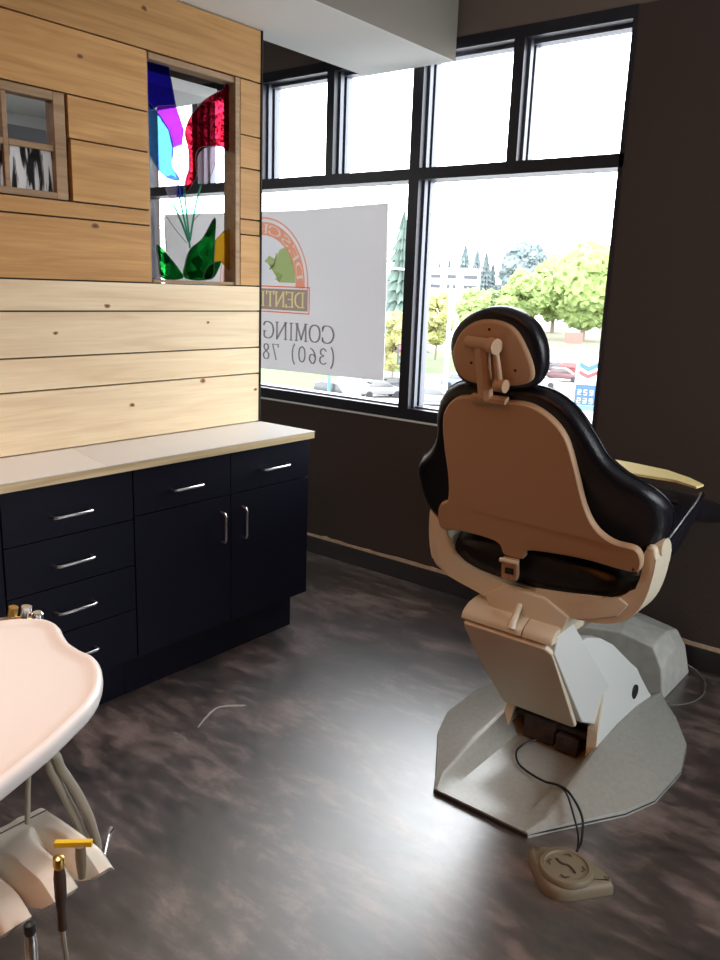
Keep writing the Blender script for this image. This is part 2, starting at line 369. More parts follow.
# ---- wood plank wall (planks are one surface)
T = .022
def plank(bm, y0, y1, z0, z1, jx=0, tilt=0):
    g = .003
    random_d = jx
    vs = []
    for x in (XL-T, XL+random_d):
        for y, z in ((y0+g, z0+g), (y1-g, z0+g+tilt), (y1-g, z1-g+tilt), (y0+g, z1-g)):
            vs.append(bm.verts.new((x, y, z)))
    fs = [(0, 1, 2, 3), (7, 6, 5, 4), (0, 4, 5, 1), (1, 5, 6, 2), (2, 6, 7, 3), (3, 7, 4, 0)]
    ff = [bm.faces.new([vs[i] for i in q]) for q in fs]
    return ff
YE = 2.635; YS = -1.6
SY0, SY1, SZ0, SZ1 = 2.047, 2.515, 1.556, 2.393     # stained glass opening
LY0, LY1, LZ0, LZ1 = 1.235, 1.700, 1.828, 2.180     # little window opening
bm = B(); rj = lambda: random.uniform(0, .002)
pine_rows = [(.945, 1.168), (1.168, 1.286), (1.286, 1.447), (1.447, 1.556)]
pf = []
for z0, z1 in [(0, .3), (.3, .6), (.6, .945)]+pine_rows: pf += plank(bm, YS, YE, z0, z1, rj())
npine = len(pf)
# upper, warmer boards
plank(bm, YS, SY0, 1.556, 1.771, rj())
plank(bm, YS, SY0, 1.771, 1.828, rj())
plank(bm, LY1+.012, SY0, 1.828, 2.037, .003); plank(bm, LY1+.008, SY0, 2.037, 2.18, .001)
plank(bm, YS, LY0, 1.828, 2.0, rj()); plank(bm, YS, LY0, 2.0, 2.18, rj())
plank(bm, YS, SY0, 2.18, 2.393, rj())
plank(bm, YS, YE, 2.393, ZS-.002, rj())
for z0, z1 in [(1.556, 1.772), (1.772, 1.836), (1.836, 2.044), (2.044, 2.176), (2.176, 2.393)]: plank(bm, SY1, YE, z0, z1, rj())
bm.faces.ensure_lookup_table()
for f in list(bm.faces)[npine:]: f.material_index = 1
def framed(bm, x0, x1, holes, y0, y1, z0, z1):
    ys = sorted({y0, y1, *[h[0] for h in holes], *[h[1] for h in holes]})
    for a, b in zip(ys, ys[1:]):
        hs = [h for h in holes if h[0] <= a and h[1] >= b]
        z = z0
        for h in hs: add_box(bm, x0, x1, a, b, z, h[2]); z = h[3]
        add_box(bm, x0, x1, a, b, z, z1)
nk = len(bm.faces)
for ky, kz, kr, kind in ((2.30, 1.155, .012, 3), (1.937, 1.083, .010, 3), (2.61, 1.095, .009, 3), (1.80, 1.752, .013, 4), (1.838, 1.466, .011, 3), (1.765, 2.31, .010, 4), (1.62, 1.37, .008, 3), (2.04, 2.53, .011, 4), (2.33, 1.40, .007, 3)):
    for sc_, kk in ((1.0, 0), (.5, 1)):
        ring = [bm.verts.new((XL+.0024+.0004*kk, ky+kr*1.25*sc_*(1+.15*math.sin(3*q+kz*9))*math.cos(q), kz+kr*.8*sc_*(1+.12*math.cos(2*q+ky*7))*math.sin(q))) for q in (2*PI*j/16 for j in range(16))]
        f = bm.faces.new(ring); f.material_index = kind if kk == 0 else 5
ne = len(bm.faces)
nf = len(bm.faces)
holes = [(LY0, LY1, LZ0, LZ1), (SY0, SY1, SZ0, SZ1)]
framed(bm, XL-.09, XL-T-.001, holes, YS, YE, 0, ZS-.002)
bm.faces.ensure_lookup_table()
for f in list(bm.faces)[nf:]: f.material_index = 2
struct(obj('wall_left', bm, None, mats=[M['pine'], M['cedar'], mat('dark_stud_backing', (.05, .035, .025), .9), mat('pine_knot', (.46, .24, .10), .7), mat('warm_knot', (.26, .11, .04), .7), mat('knot_heart', (.12, .05, .02), .7)]), 'horizontal plank wall of pale and warm pine boards')
# dark end strip on the plank wall's free edge
struct(box('trim_3', (XL-.09, XL+.004, YE, YE+.008, 0, ZS-.002), M['gap']), 'dark end strip of the plank wall')
# counter-side wall stub behind YS so the corner room closes
struct(box('wall_left_rear', (XL-.09, XL, YB, YS, 0, ZS-.002), M['pine'])).name = 'wall_rear_left'

# ---- stained glass panel in the plank wall
sg = thing('window_1', '', '', (XL, (SY0+SY1)/2, SZ0)); del sg['label']; del sg['category']; struct(sg, 'tall stained glass panel with flowers in a wooden frame')
bm = B()
add_box(bm, XL-.07, XL+.003, SY1-.028, SY1-.003, SZ0+.002, SZ1-.002)
add_box(bm, XL-.07, XL-.012, SY0+.002, SY0+.012, SZ0+.002, SZ1-.002)
add_box(bm, XL-.07, XL-.004, SY0+.012, SY1-.028, SZ1-.025, SZ1-.002)
add_box(bm, XL-.07, XL-.004, SY0+.012, SY1-.028, SZ0+.002, SZ0+.014)
obj('window_frame', bm, M['trimwood'], sg, bevel=.002)
box('clear_pane', (XL-.045, XL-.041, SY0+.012, SY1-.028, SZ0+.014, SZ1-.025), M['pane'], sg)
GL = {
 'blue': ((.012, .008, .30), [(2.06, 2.366), (2.177, 2.366), (2.207, 2.236), (2.122, 2.218), (2.09, 2.198), (2.060, 2.223)]),
 'violet': ((.15, .012, .42), [(2.207, 2.236), (2.246, 2.151), (2.234, 2.094), (2.191, 2.077), (2.172, 2.139), (2.115, 2.196), (2.122, 2.218)]),
 'light_blue': ((.055, .22, .50), [(2.06, 2.223), (2.115, 2.196), (2.172, 2.139), (2.193, 2.073), (2.183, 2.011), (2.222, 1.961), (2.148, 1.967), (2.085, 2.028), (2.06, 2.102)]),
 'red': ((.36, .003, .012), [(2.253, 2.142), (2.288, 2.218), (2.359, 2.285), (2.446, 2.337), (2.486, 2.355), (2.486, 2.12), (2.445, 2.119), (2.357, 2.101), (2.314, 2.059), (2.306, 1.986), (2.256, 1.918), (2.251, 1.959), (2.271, 2.013), (2.27, 2.084)]),
 'white_bud': ((.80, .70, .78), [(2.188, 2.072), (2.238, 2.099), (2.272, 2.074), (2.271, 2.002), (2.245, 1.932), (2.202, 1.984)]),
 'pink_bud': ((.80, .62, .72), [(2.303, 2.058), (2.329, 2.097), (2.386, 2.111), (2.423, 2.106), (2.4, 2.029), (2.356, 1.96), (2.313, 1.987)]),
 'small_bud': ((.70, .60, .80), [(2.148, 1.957), (2.202, 1.968), (2.221, 1.904), (2.167, 1.893)]),
 'blue_leaf': ((.02, .08, .6), [(2.208, 1.939), (2.24, 1.942), (2.239, 1.898), (2.207, 1.895)]),
 'green_leaf': ((.004, .15, .018), [(2.105, 1.704), (2.161, 1.661), (2.209, 1.615), (2.229, 1.578), (2.126, 1.575), (2.111, 1.637)]),
 'large_green_leaf': ((.004, .17, .02), [(2.406, 1.832), (2.403, 1.739), (2.398, 1.672), (2.382, 1.583), (2.243, 1.579), (2.246, 1.643), (2.273, 1.698), (2.339, 1.745)]),
 'small_green_leaf': ((.004, .13, .016), [(2.436, 1.657), (2.42, 1.618), (2.39, 1.583), (2.34, 1.581), (2.368, 1.632)]),
 'yellow': ((.8, .42, .02), [(2.406, 1.739), (2.456, 1.781), (2.486, 1.79), (2.486, 1.62), (2.436, 1.657), (2.402, 1.645)]),
}
lead = B()
for i, (k, (c, pts)) in enumerate(GL.items()):
    sharp = k in ('blue', 'blue_leaf', 'yellow', 'violet')
    p2 = pts if sharp else smooth_pts(pts, 4)
    dx = .0002*(i % 3)
    bm = B(); prism_yz(bm, p2, XL-.0395-dx, XL-.036-dx)
    obj('glass_piece', bm, glass('stained_'+k, tuple(q**.5 for q in c), .25, sparkle={'red': 95, 'large_green_leaf': 30, 'green_leaf': 30}.get(k, 0), diff=.12), sg, label=k.replace('_', ' ')+' glass piece')
    q = [(XL-.0345, y, z) for y, z in p2]+[(XL-.0345, *p2[0])]
    add_tube(lead, q, .0011, 5, 1)
for pts in [[(2.142, 1.815), (2.151, 1.681)], [(2.152, 1.816), (2.198, 1.768), (2.255, 1.719)], [(2.061, 1.707), (2.101, 1.668), (2.114, 1.627)], [(2.326, 1.841), (2.289, 1.806), (2.271, 1.741)]]:
    add_tube(lead, [(XL-.036, y, z) for y, z in pts], .0016, 5, 4)
obj('glass_leading', lead, mat('dark_leading', (.03, .03, .04), .4), sg)
bm = B()
for pts in [[(2.218, 1.904), (2.243, 1.813), (2.267, 1.725), (2.27, 1.70)], [(2.245, 1.932), (2.257, 1.824), (2.271, 1.73)], [(2.333, 1.956), (2.3, 1.86), (2.271, 1.73)], [(2.193, 1.86), (2.233, 1.791), (2.264, 1.725)]]:
    add_tube(bm, [(XL-.037, y, z) for y, z in pts], .004, 6, 4)
obj('glass_stem', bm, glass('stained_stem', (.15, .5, .38), .2, diff=.3), sg)

# ---- small four-light window in the plank wall
lw = thing('window_2', '', '', (XL, (LY0+LY1)/2, LZ0)); del lw['label']; del lw['category']; struct(lw, 'small four pane window set in the plank wall')
bm = B(); f_ = .045
for a in ((LY0+.002, LY0+f_, LZ0+.002, LZ1-.002), (LY1-f_, LY1-.002, LZ0+.002, LZ1-.002), (LY0+f_, LY1-f_, LZ1-.03, LZ1-.002), (LY0+f_, LY1-f_, LZ0+.002, LZ0+.024)):
    add_box(bm, XL-.05, XL+.001, *a)
ym = 1.483
add_box(bm, XL-.04, XL-.008, ym-.009, ym+.009, LZ0+.024, LZ1-.03)
for a, b in ((LY0+f_, ym-.009), (ym+.009, LY1-f_)): add_box(bm, XL-.04, XL-.008, a, b, 1.986, 2.006)
obj('window_frame', bm, M['trimwood'], lw, bevel=.002)
def streaky():
    m = glass('streaky_white_glass', (.9, .92, .95), .5, diff=.55); nt = m.node_tree; N = nt.nodes.new; L = nt.links.new
    tc = N('ShaderNodeTexCoord'); mp = N('ShaderNodeMapping'); mp.inputs['Scale'].default_value = (20, 20, 2.5); n = N('ShaderNodeTexNoise'); n.inputs['Scale'].default_value = 2; n.inputs['Detail'].default_value = 7; n.inputs['Distortion'].default_value = 1
    L(tc.outputs['Object'], mp.inputs[0]); L(mp.outputs[0], n.inputs[0])
    r = N('ShaderNodeValToRGB'); e = r.color_ramp.elements; e[0].position = .46; e[0].color = (.03, .03, .03, 1); e[1].position = .54; e[1].color = (1, 1, 1, 1); L(n.outputs[0], r.inputs[0])
    tr = [x for x in nt.nodes if x.type == 'BSDF_TRANSLUCENT'][0]; tp = [x for x in nt.nodes if x.type == 'BSDF_TRANSPARENT'][0]; L(r.outputs[0], tr.inputs[0])
    # white paint streaks also reflect the room's light
    df = N('ShaderNodeBsdfDiffuse'); L(r.outputs[0], df.inputs[0]); ad = N('ShaderNodeMixShader'); ad.inputs[0].default_value = .5; L(tr.outputs[0], ad.inputs[1]); L(df.outputs[0], ad.inputs[2])
    m2 = [x for x in nt.nodes if x.type == 'MIX_SHADER' and not x.inputs[0].is_linked and x is not ad][0]; L(ad.outputs[0], m2.inputs[2]); m2.inputs[0].default_value = .8
    return m
M['streak'] = streaky()
for a, b in ((LY0+f_, ym-.009), (ym+.009, LY1-f_)):
    box('window_pane', (XL-.026, XL-.022, a, b, 2.006, LZ1-.03), M['pane'], lw)
    box('streaky_pane', (XL-.026, XL-.022, a, b, LZ0+.024, 1.986), M['streak'], lw, label='white streaked glass pane')
# dark beam across the neighbouring room
struct(box('trim_4', (-3.9, -3.75, YB, 2.55, 2.12, 2.235), mat('dark_beam_paint', (.06, .06, .06), .7)), 'dark beam in the next room')
struct(box('ceiling_neighbour', (XN, -3.9, YB, 3.45, 2.60, 2.66), M['white_paint'])).name = 'ceiling_side'

# ================================================================== BANNER on the window
bn = thing('window_banner', 'white vinyl banner hung outside the window, printed lettering seen from behind', 'banner', (-3.7, YW+.14, 1.05))
YN = YW+.145
bm = B(); prism_xz(bm, [(-4.664, 1.06), (-3.7, 1.047), (-2.745, 1.06), (-2.752, 1.6), (-2.762, 2.012), (-3.4, 1.992), (-4.2, 1.995), (-4.66, 2.0)], YN, YN+.004)
obj('banner_sheet', bm, M['sign'], bn)
YP = YN-.0012
def flat(name, pts, m, d=0, label=None):
    bm = B(); bm.faces.new([bm.verts.new((x, YP-d, z)) for x, z in pts]); bmesh.ops.triangulate(bm, faces=bm.faces[:]); return obj(name, bm, m, bn, label=label)
LX, LZ_ = -3.713, 1.565
def arc(r, a0, a1, n=40, cz=None, sx=1): return [(LX+sx*r*math.cos(a0+(a1-a0)*i/n), (cz or LZ_)+1.02*r*math.sin(a0+(a1-a0)*i/n)) for i in range(n+1)]
flat('emblem_field', arc(.285, 0, PI), M['sign_pale'])
A0, A1 = -.05, PI+.05
ring_pts = arc(.36, A0, A1)+arc(.285, A1, A0)
flat('emblem_rim', arc(.388, A0-.02, A1+.02)+arc(.378, A1+.02, A0-.02), M['sign_orange'])
for sgn in (1, -1):
    pts = [(LX+sgn*a, b+(0 if sgn > 0 else -.012)) for a, b in ((.02, 1.70), (.06, 1.735), (.11, 1.715), (.15, 1.77), (.20, 1.785), (.25, 1.73), (.277, 1.64), (.282, 1.578), (.15, 1.578), (.11, 1.60), (.18, 1.625), (.09, 1.648), (.13, 1.672), (.05, 1.69))]
    flat('emblem_hill', pts, M['sign_green'], .001)
    add = [(LX+sgn*a, b) for a, b in ((.06, 1.655), (.10, 1.69), (.12, 1.75), (.128, 1.75), (.11, 1.68), (.07, 1.65))]
    flat('emblem_ridge', add, M['sign_brown'], .0016)
plate_pts = [(LX-.385, 1.415), (LX+.385, 1.415), (LX+.385, 1.54), (LX-.385, 1.54)]
bm = B(); a_, b_ = .40, .392
for q in ((LX-a_, LX+a_, 1.398, 1.405), (LX-a_, LX+a_, 1.550, 1.557), (LX-a_, LX-a_+.007, 1.405, 1.550), (LX+a_-.007, LX+a_, 1.405, 1.550)): add_box(bm, q[0], q[1], YP-.001, YP, q[2], q[3])
obj('plate_border', bm, M['sign_orange'], bn)
def text(body, size, m, xright, zbase, d=.002, width=None, height=None, rot=None, align='LEFT', bold=.0):
    cu = bpy.data.curves.new('txt', 'FONT'); cu.body = body; cu.size = size; cu.align_x = align; cu.extrude = .0004; cu.offset = bold
    to = bpy.data.objects.new('txt', cu); COL.objects.link(to)
    dg = bpy.context.evaluated_depsgraph_get(); me = bpy.data.meshes.new_from_object(to.evaluated_get(dg))
    bpy.data.objects.remove(to); bpy.data.curves.remove(cu)
    xs_ = [v.co.x for v in me.vertices]; ys_ = [v.co.y for v in me.vertices]
    x0_, x1_, y0_, y1_ = min(xs_), max(xs_), min(ys_), max(ys_)
    kx = width/(x1_-x0_) if width else 1; ky = height/(y1_-y0_) if height else kx
    for v in me.vertices:
        if rot is None: X, Z = (v.co.x-x0_)*kx, (v.co.y-y0_ if height else v.co.y)*ky
        else:
            a = (v.co.x-(x0_+x1_)/2); b = v.co.y
            X, Z = a*math.cos(rot)-b*math.sin(rot), a*math.sin(rot)+b*math.cos(rot)
        v.co = (xright-X, YP-d+v.co.z, zbase+Z)
    me.materials.clear(); me.materials.append(m)
    for v in me.vertices: v.co -= bn.location
    o = bpy.data.objects.new('lettering', me); COL.objects.link(o); o.parent = bn; return o
def serif_text(body, m, x_right, z0, h, adv, wid=None, sw=.011):
    # hand drawn roman letters with serifs, written mirrored (right to left)
    G = {
     'C': ([[(1, .78), (.9, .95), (.6, 1), (.25, .88), (.06, .5), (.25, .12), (.6, 0), (.9, .06), (1, .22)]], [(1, .78, 'v'), (1, .2, 'v')], 1),
     'O': ([[(.5, 1), (.18, .88), (.05, .5), (.18, .12), (.5, 0), (.82, .12), (.95, .5), (.82, .88), (.5, 1)]], [], 1),
     'M': ([[(.08, 0), (.12, 1), (.5, .08), (.88, 1), (.92, 0)]], [(.08, 0, 'h'), (.1, 1, 'h'), (.9, 1, 'h'), (.92, 0, 'h')], 1),
     'I': ([[(.5, 0), (.5, 1)]], [(.5, 0, 'h'), (.5, 1, 'h')], .45),
     'N': ([[(.1, 0), (.1, 1), (.9, 0), (.9, 1)]], [(.1, 0, 'h'), (.1, 1, 'h'), (.9, 1, 'h')], 1),
     'G': ([[(.95, .8), (.85, .95), (.55, 1), (.2, .87), (.05, .5), (.2, .12), (.55, 0), (.9, .1), (.9, .42)]], [(.85, .42, 'h')], 1),
     'D': ([[(.15, 0), (.15, 1), (.55, 1), (.88, .82), (.95, .5), (.88, .18), (.55, 0), (.15, 0)]], [(.1, 0, 'h'), (.1, 1, 'h')], 1),
     'E': ([[(.9, 1), (.15, 1), (.15, 0), (.92, 0)], [(.15, .52), (.7, .52)]], [(.9, .95, 'v'), (.92, .06, 'v'), (.1, 0, 'h'), (.1, 1, 'h')], .85),
     'T': ([[(.5, 0), (.5, 1)], [(.02, 1), (.98, 1)]], [(.5, 0, 'h'), (.04, .95, 'v'), (.96, .95, 'v')], .9),
     'S': ([[(.85, .82), (.6, 1), (.3, .95), (.15, .75), (.4, .55), (.75, .42), (.88, .22), (.65, .02), (.3, .02), (.1, .2)]], [], .8),
     'H': ([[(.12, 0), (.12, 1)], [(.88, 0), (.88, 1)], [(.12, .5), (.88, .5)]], [(.12, 0, 'h'), (.12, 1, 'h'), (.88, 0, 'h'), (.88, 1, 'h')], 1),
     'U': ([[(.1, 1), (.1, .3), (.3, .02), (.7, .02), (.9, .3), (.9, 1)]], [(.1, 1, 'h'), (.9, 1, 'h')], 1),
     '(': ([[(.8, 1.12), (.45, .85), (.32, .45), (.45, .05), (.8, -.2)]], [], .5),
     ')': ([[(.2, 1.12), (.55, .85), (.68, .45), (.55, .05), (.2, -.2)]], [], .5),
     '3': ([[(.15, .85), (.45, 1), (.8, .88), (.8, .65), (.45, .54), (.85, .42), (.88, .15), (.5, 0), (.12, .1)]], [], .85),
     '6': ([[(.8, .95), (.4, .8), (.12, .4), (.25, .05), (.6, 0), (.88, .25), (.75, .52), (.4, .55), (.14, .4)]], [], .85),
     '0': ([[(.5, 1), (.2, .85), (.1, .5), (.2, .15), (.5, 0), (.8, .15), (.9, .5), (.8, .85), (.5, 1)]], [], .85),
     '7': ([[(.1, .85), (.1, 1), (.9, 1), (.4, 0)]], [], .85),
     '8': ([[(.5, .54), (.2, .7), (.28, .95), (.72, .95), (.8, .7), (.5, .54), (.12, .3), (.25, .02), (.75, .02), (.88, .3), (.5, .54)]], [], .85),
     ' ': ([], [], .5)}
    return G
def stroke(bm, pts, wd, place):
    # a flat pen stroke: ribbon of quads, thick on its vertical runs as roman letters are
    P2 = [Vector(p) for p in pts]
    for a, b in zip(P2, P2[1:]):
        d = b-a
        if d.length < 1e-6: continue
        vert = abs(d.y)/d.length; wdt = wd*(.45+.65*vert)
        nrm = Vector((-d.y, d.x)).normalized()*wdt/2; ext = d.normalized()*wdt*.3
        vs = [bm.verts.new(place(*q)) for q in (a-ext+nrm, a-ext-nrm, b+ext-nrm, b+ext+nrm)]
        bm.faces.new(vs)
GLY = serif_text('', None, 0, 0, 0, 0)
def write(body, m, x_right, z0, h, wl, d=.002, sw=.011, curve=None, gap=.18, name='lettering'):
    bm = B(); x = 0
    tot = sum(GLY[ch][2]*wl+gap*wl for ch in body)-gap*wl
    for ch in body:
        st, se, wk = GLY[ch]; W = wk*wl
        if curve is None: place = lambda u, v, x=x: (x_right-u, YP-d, z0+v)
        else:
            r0, ang0, ang1 = curve
            place = lambda u, v: (LX+(r0+v)*math.cos(ang0+(ang1-ang0)*u/tot), YP-d, LZ_+1.02*(r0+v)*math.sin(ang0+(ang1-ang0)*u/tot))
        for s in st:
            ss = smooth_pts([(a, b) for a, b in s], 3, False) if (ch in 'COGS()36089U' or ch == 'D') and len(s) > 4 and ch != 'D' else s
            stroke(bm, [(x+a*W, b*h) for a, b in ss], sw, place)
        for a, b, k in se:
            sl = .16*wl
            if k == 'h': stroke(bm, [(x+a*W-sl, b*h), (x+a*W+sl, b*h)], sw*.8, place)
            else: stroke(bm, [(x+a*W, (b-.1)*h), (x+a*W, (b+.1)*h)], sw*.8, place)
        x += W+gap*wl
    return obj(name, bm, m, bn), tot
def write_letters(body, m, x_right, z0, h, wl, gap=.18, sw=.011):
    for chh in body:
        if chh != ' ': write(chh, m, x_right, z0, h, wl, sw=sw, gap=gap, name='letter')
        x_right -= (GLY[chh][2]+gap)*wl
write_letters('COMING', M['sign_text'], -3.112, 1.240, .100, .092, sw=.013)
write_letters('(360)', M['sign_text'], -3.104, 1.115, .092, .073, gap=.32)
write_letters('78', M['sign_text'], -3.560, 1.112, .092, .070, gap=.30)
from mathutils.geometry import delaunay_2d_cdt
def cut_ink(name, region, m, d, let, let_m):
    # ink area printed around knocked-out letters
    lv = [Vector((v.co.x+bn.location.x, v.co.z+bn.location.z)) for v in let.data.vertices]; lf = [list(p.vertices) for p in let.data.polygons]
    rv = [Vector(p) for p in region]; n = len(rv)
    def ccw(vs, f):
        a = sum(vs[f[i]].x*vs[f[(i+1) % len(f)]].y-vs[f[(i+1) % len(f)]].x*vs[f[i]].y for i in range(len(f))); return f if a > 0 else f[::-1]
    allv = rv+lv; faces = [ccw(allv, list(range(n)))]+[ccw(allv, [i+n for i in f]) for f in lf]
    V, Ed, F, ov, oe, of = delaunay_2d_cdt(allv, [], faces, 1, 1e-6)
    bm = B(); vs = [bm.verts.new((v.x, YP-d, v.y)) for v in V]
    for f, o in zip(F, of):
        if 0 in o and len(o) == 1: bm.faces.new([vs[i] for i in f])
    obj(name, bm, m, bn)
    if let_m is None: bpy.data.objects.remove(let)
    else: let.data.materials.clear(); let.data.materials.append(let_m)
lt1, _ = write('DENTI', M['sign_gold'], LX+.355, 1.436, .085, .076, sw=.012, gap=.14, d=.001)
lt2, _ = write('DESCHUTES', M['sign_letter'], 0, 0, .048, .05, sw=.0075, curve=(.298, .10, PI-.10), d=.001)
cut_ink('name_plate', plate_pts, M['sign_brown'], .001, lt1, ink('banner_gold', (.98, .88, .42)))
cut_ink('emblem_ring', ring_pts, M['sign_orange'], .001, lt2, ink('banner_pale', (1, .86, .78)))


# ================================================================== CABINETS, COUNTER
XC = -2.38
def handle(parent, pts, r=.005, name='handle'):
    bm = B(); add_tube(bm, pts, r, 8, 1); return obj(name, bm, M['steel'], parent, smooth=True)
def hpull(parent, y0, y1, z, x=XC):  # horizontal bow pull
    y0 -= .012; y1 -= .014
    handle(parent, [(x-.002, y0, z), (x+.024, y0+.004, z), (x+.030, y0+.014, z), (x+.030, y1-.014, z), (x+.024, y1-.004, z), (x-.002, y1, z)])
def vpull(parent, y, z0, z1, x=XC):
    y -= .013
    handle(parent, [(x-.002, y, z0), (x+.024, y, z0+.004), (x+.030, y, z0+.014), (x+.030, y, z1-.014), (x+.024, y, z1-.004), (x-.002, y, z1)])
def cab_body(root, y0, y1):
    bm = B(); add_box(bm, XL+.008, XC-.02, y0, y1, .183, .912)
    obj('body', bm, M['navy'], root)
    bm = B(); add_box(bm, XL+.008, -2.472, y0, y1-(.01 if y1 > 2.5 else 0), 0, .183); obj('toe_kick', bm, M['navy'], root)
def front(name, root, y0, y1, z0, z1):
    g = .0018
    bm = B(); add_box(bm, XC-.019, XC, y0+g, y1-g, z0+g, z1-g, bev=.0015); return obj(name, bm, M['navy'], root)
cA = thing('base_cabinet', 'navy two door cabinet with two top drawers at the window end of the counter', 'cabinet', (-2.54, 2.17, 0))
cab_body(cA, 1.702, 2.634)
d = front('drawer', cA, 1.702, 2.168, .735, .908); hpull(d, 1.878, 2.024, .808)
d = front('drawer', cA, 2.168, 2.634, .735, .908); hpull(d, 2.345, 2.505, .815)
d = front('door', cA, 1.702, 2.168, .187, .735); vpull(d, 2.128, .545, .672)
d = front('door', cA, 2.168, 2.634, .187, .735); vpull(d, 2.243, .540, .674)
cB = thing('base_cabinet', 'navy cabinet with a stack of four drawers beside the door cabinet', 'cabinet', (-2.54, 1.45, 0))
cab_body(cB, 1.21, 1.700)
for z0, z1, h in ((.725, .908, .800), (.552, .725, .632), (.381, .552, .464), (.187, .381, .291)):
    d = front('drawer', cB, 1.21, 1.700, z0, z1); hpull(d, 1.386, 1.536, h)
cC = thing('base_cabinet', 'plain navy cabinet at the left end, mostly behind the white tray', 'cabinet', (-2.54, .85, 0))
cab_body(cC, .45, 1.208)
d = front('door', cC, .45, .829, .187, .908); vpull(d, .79, .6, .73)
d = front('door', cC, .829, 1.208, .187, .908); vpull(d, .87, .6, .73)
# counter: two laminate lengths on a ply edge
ct = thing('countertop', 'long white laminate countertop with raw plywood edge on the navy cabinets', 'countertop', (-2.52, 1.5, .915))
CY1 = 2.636
bm = B(); add_box(bm, XL+.006, -2.352, .40, CY1, .914, .9425); obj('core', bm, M['ply'], ct)
bm = B(); prism_xy(bm, [(XL+.006, .40), (-2.3505, .40), (-2.3505, 1.578), (XL+.006, 1.66)], .9425, .9455); obj('laminate_sheet', bm, mat('brighter_laminate', (.78, .755, .73), .4), ct, label='slightly brighter laminate length')
bm = B(); prism_xy(bm, [(XL+.006, 1.662), (-2.3505, 1.580), (-2.3505, CY1+.001), (XL+.006, CY1+.001)], .9425, .9452); obj('laminate_sheet', bm, M['laminate'], ct)

# ================================================================== DENTAL CHAIR
CX = -1.05
ch = thing('dental_chair', 'black leather dental chair with cream back shell on a grey metal base, facing the window', 'dental chair', (CX, 2.45, 0))
# base plate: two raised wings around a flat centre
rows = [  # y, outer half width, ridge z, inner z, edge z
 (1.975, .165, .018, .016, .016), (2.05, .208, .030, .017, .018), (2.27, .345, .068, .018, .022), (2.40, .392, .095, .018, .024),
 (2.62, .402, .105, .018, .024), (2.79, .368, .10, .018, .024), (2.95, .28, .08, .018, .024), (3.06, .20, .05, .018, .024)]
bm = B(); loops = []
for y, ow, rz, iz, ez in rows:
    rx_ = min(.182, ow-.01); ix = .122
    lp = [(-ow-.004, 0), (-ow, ez), (-ow+.02, ez+.004) if ow > .25 else (-rx_-.004, rz-.001), (-rx_-.02, rz-.004) if ow > .25 else (-rx_-.002, rz), (-rx_, rz), (-rx_+.012, rz-.003), (-ix, iz), (ix, iz), (rx_-.012, rz-.003), (rx_, rz), (rx_+.02, rz-.004) if ow > .25 else (rx_+.002, rz), (ow-.02, ez+.004) if ow > .25 else (rx_+.004, rz-.001), (ow, ez), (ow+.004, 0)]
    loops.append([(CX+a, y, b+.0015) for a, b in lp])
loft(bm, loops); obj('base_plate', bm, M['grey_metal'], ch, smooth=24)
bm = B()
pr = [(1.972, .165), (2.05, .211), (2.27, .348), (2.40, .395), (2.62, .405), (2.79, .371), (2.95, .283), (3.06, .203)]
prism_xy(bm, [(CX+w_, y) for y, w_ in pr]+[(CX-w_, y) for y, w_ in pr[::-1]], .0005, .012); obj('base_skirt', bm, M['black'], ch)
# pedestal side panels
prof = [(2.425, .045), (2.455, .14), (2.52, .265), (2.42, .345), (2.28, .47), (2.27, .52), (2.33, .518), (2.44, .478), (2.56, .415), (2.66, .345), (2.76, .275), (2.82, .235), (2.86, .18), (2.93, .10), (3.0, .04)]
for sgn in (1, -1):
    x0, x1 = CX+sgn*.150, CX+sgn*.182
    bm = B(); prism_yz(bm, prof, min(x0, x1), max(x0, x1), bev=.004)
    for v in bm.verts: v.co.x -= sgn*.036*max(0, v.co.z-.05)/.25 if v.co.z < .30 else sgn*.036
    pn = obj('side_panel', bm, M['white_enamel'], ch, smooth=30)
    bm = B(); add_lathe(bm, [(.026, -.004), (.028, 0), (.026, .004), (.018, .005)], (CX+sgn*.167, 2.785, .158), 'x', 24); obj('hole_cap', bm, M['black'], pn, smooth=True)
    # cream rear flange
    bm = B(); prism_yz(bm, [(2.415, .045), (2.425, .045), (2.455, .14), (2.51, .25), (2.50, .255), (2.445, .145)], min(CX+sgn*.148, CX+sgn*.182), max(CX+sgn*.148, CX+sgn*.182))
    for v in bm.verts: v.co.x -= sgn*.036*max(0, v.co.z-.05)/.25
    obj('rear_flange', bm, M['plastic'], pn)
bm = B(); prism_yz(bm, [(2.55, .40), (2.66, .322), (2.82, .222), (2.93, .09), (2.95, .04), (2.60, .04), (2.62, .25)], CX-.112, CX+.112); obj('front_cover', bm, M['grey_cover'], ch)
bm = B(); add_box(bm, CX-.14, CX+.14, 2.50, 2.60, .026, .20, bev=.01); add_box(bm, CX-.10, CX+.02, 2.44, 2.52, .03, .12, bev=.01)
add_tube(bm, [(CX-.14, 2.47, .10), (CX+.14, 2.47, .10)], .014, 10, 1); add_tube(bm, [(CX-.14, 2.44, .17), (CX+.14, 2.44, .17)], .012, 10, 1)
add_box(bm, CX+.03, CX+.11, 2.43, 2.52, .03, .09, bev=.006)
obj('lift_mechanism', bm, M['mech'], ch)
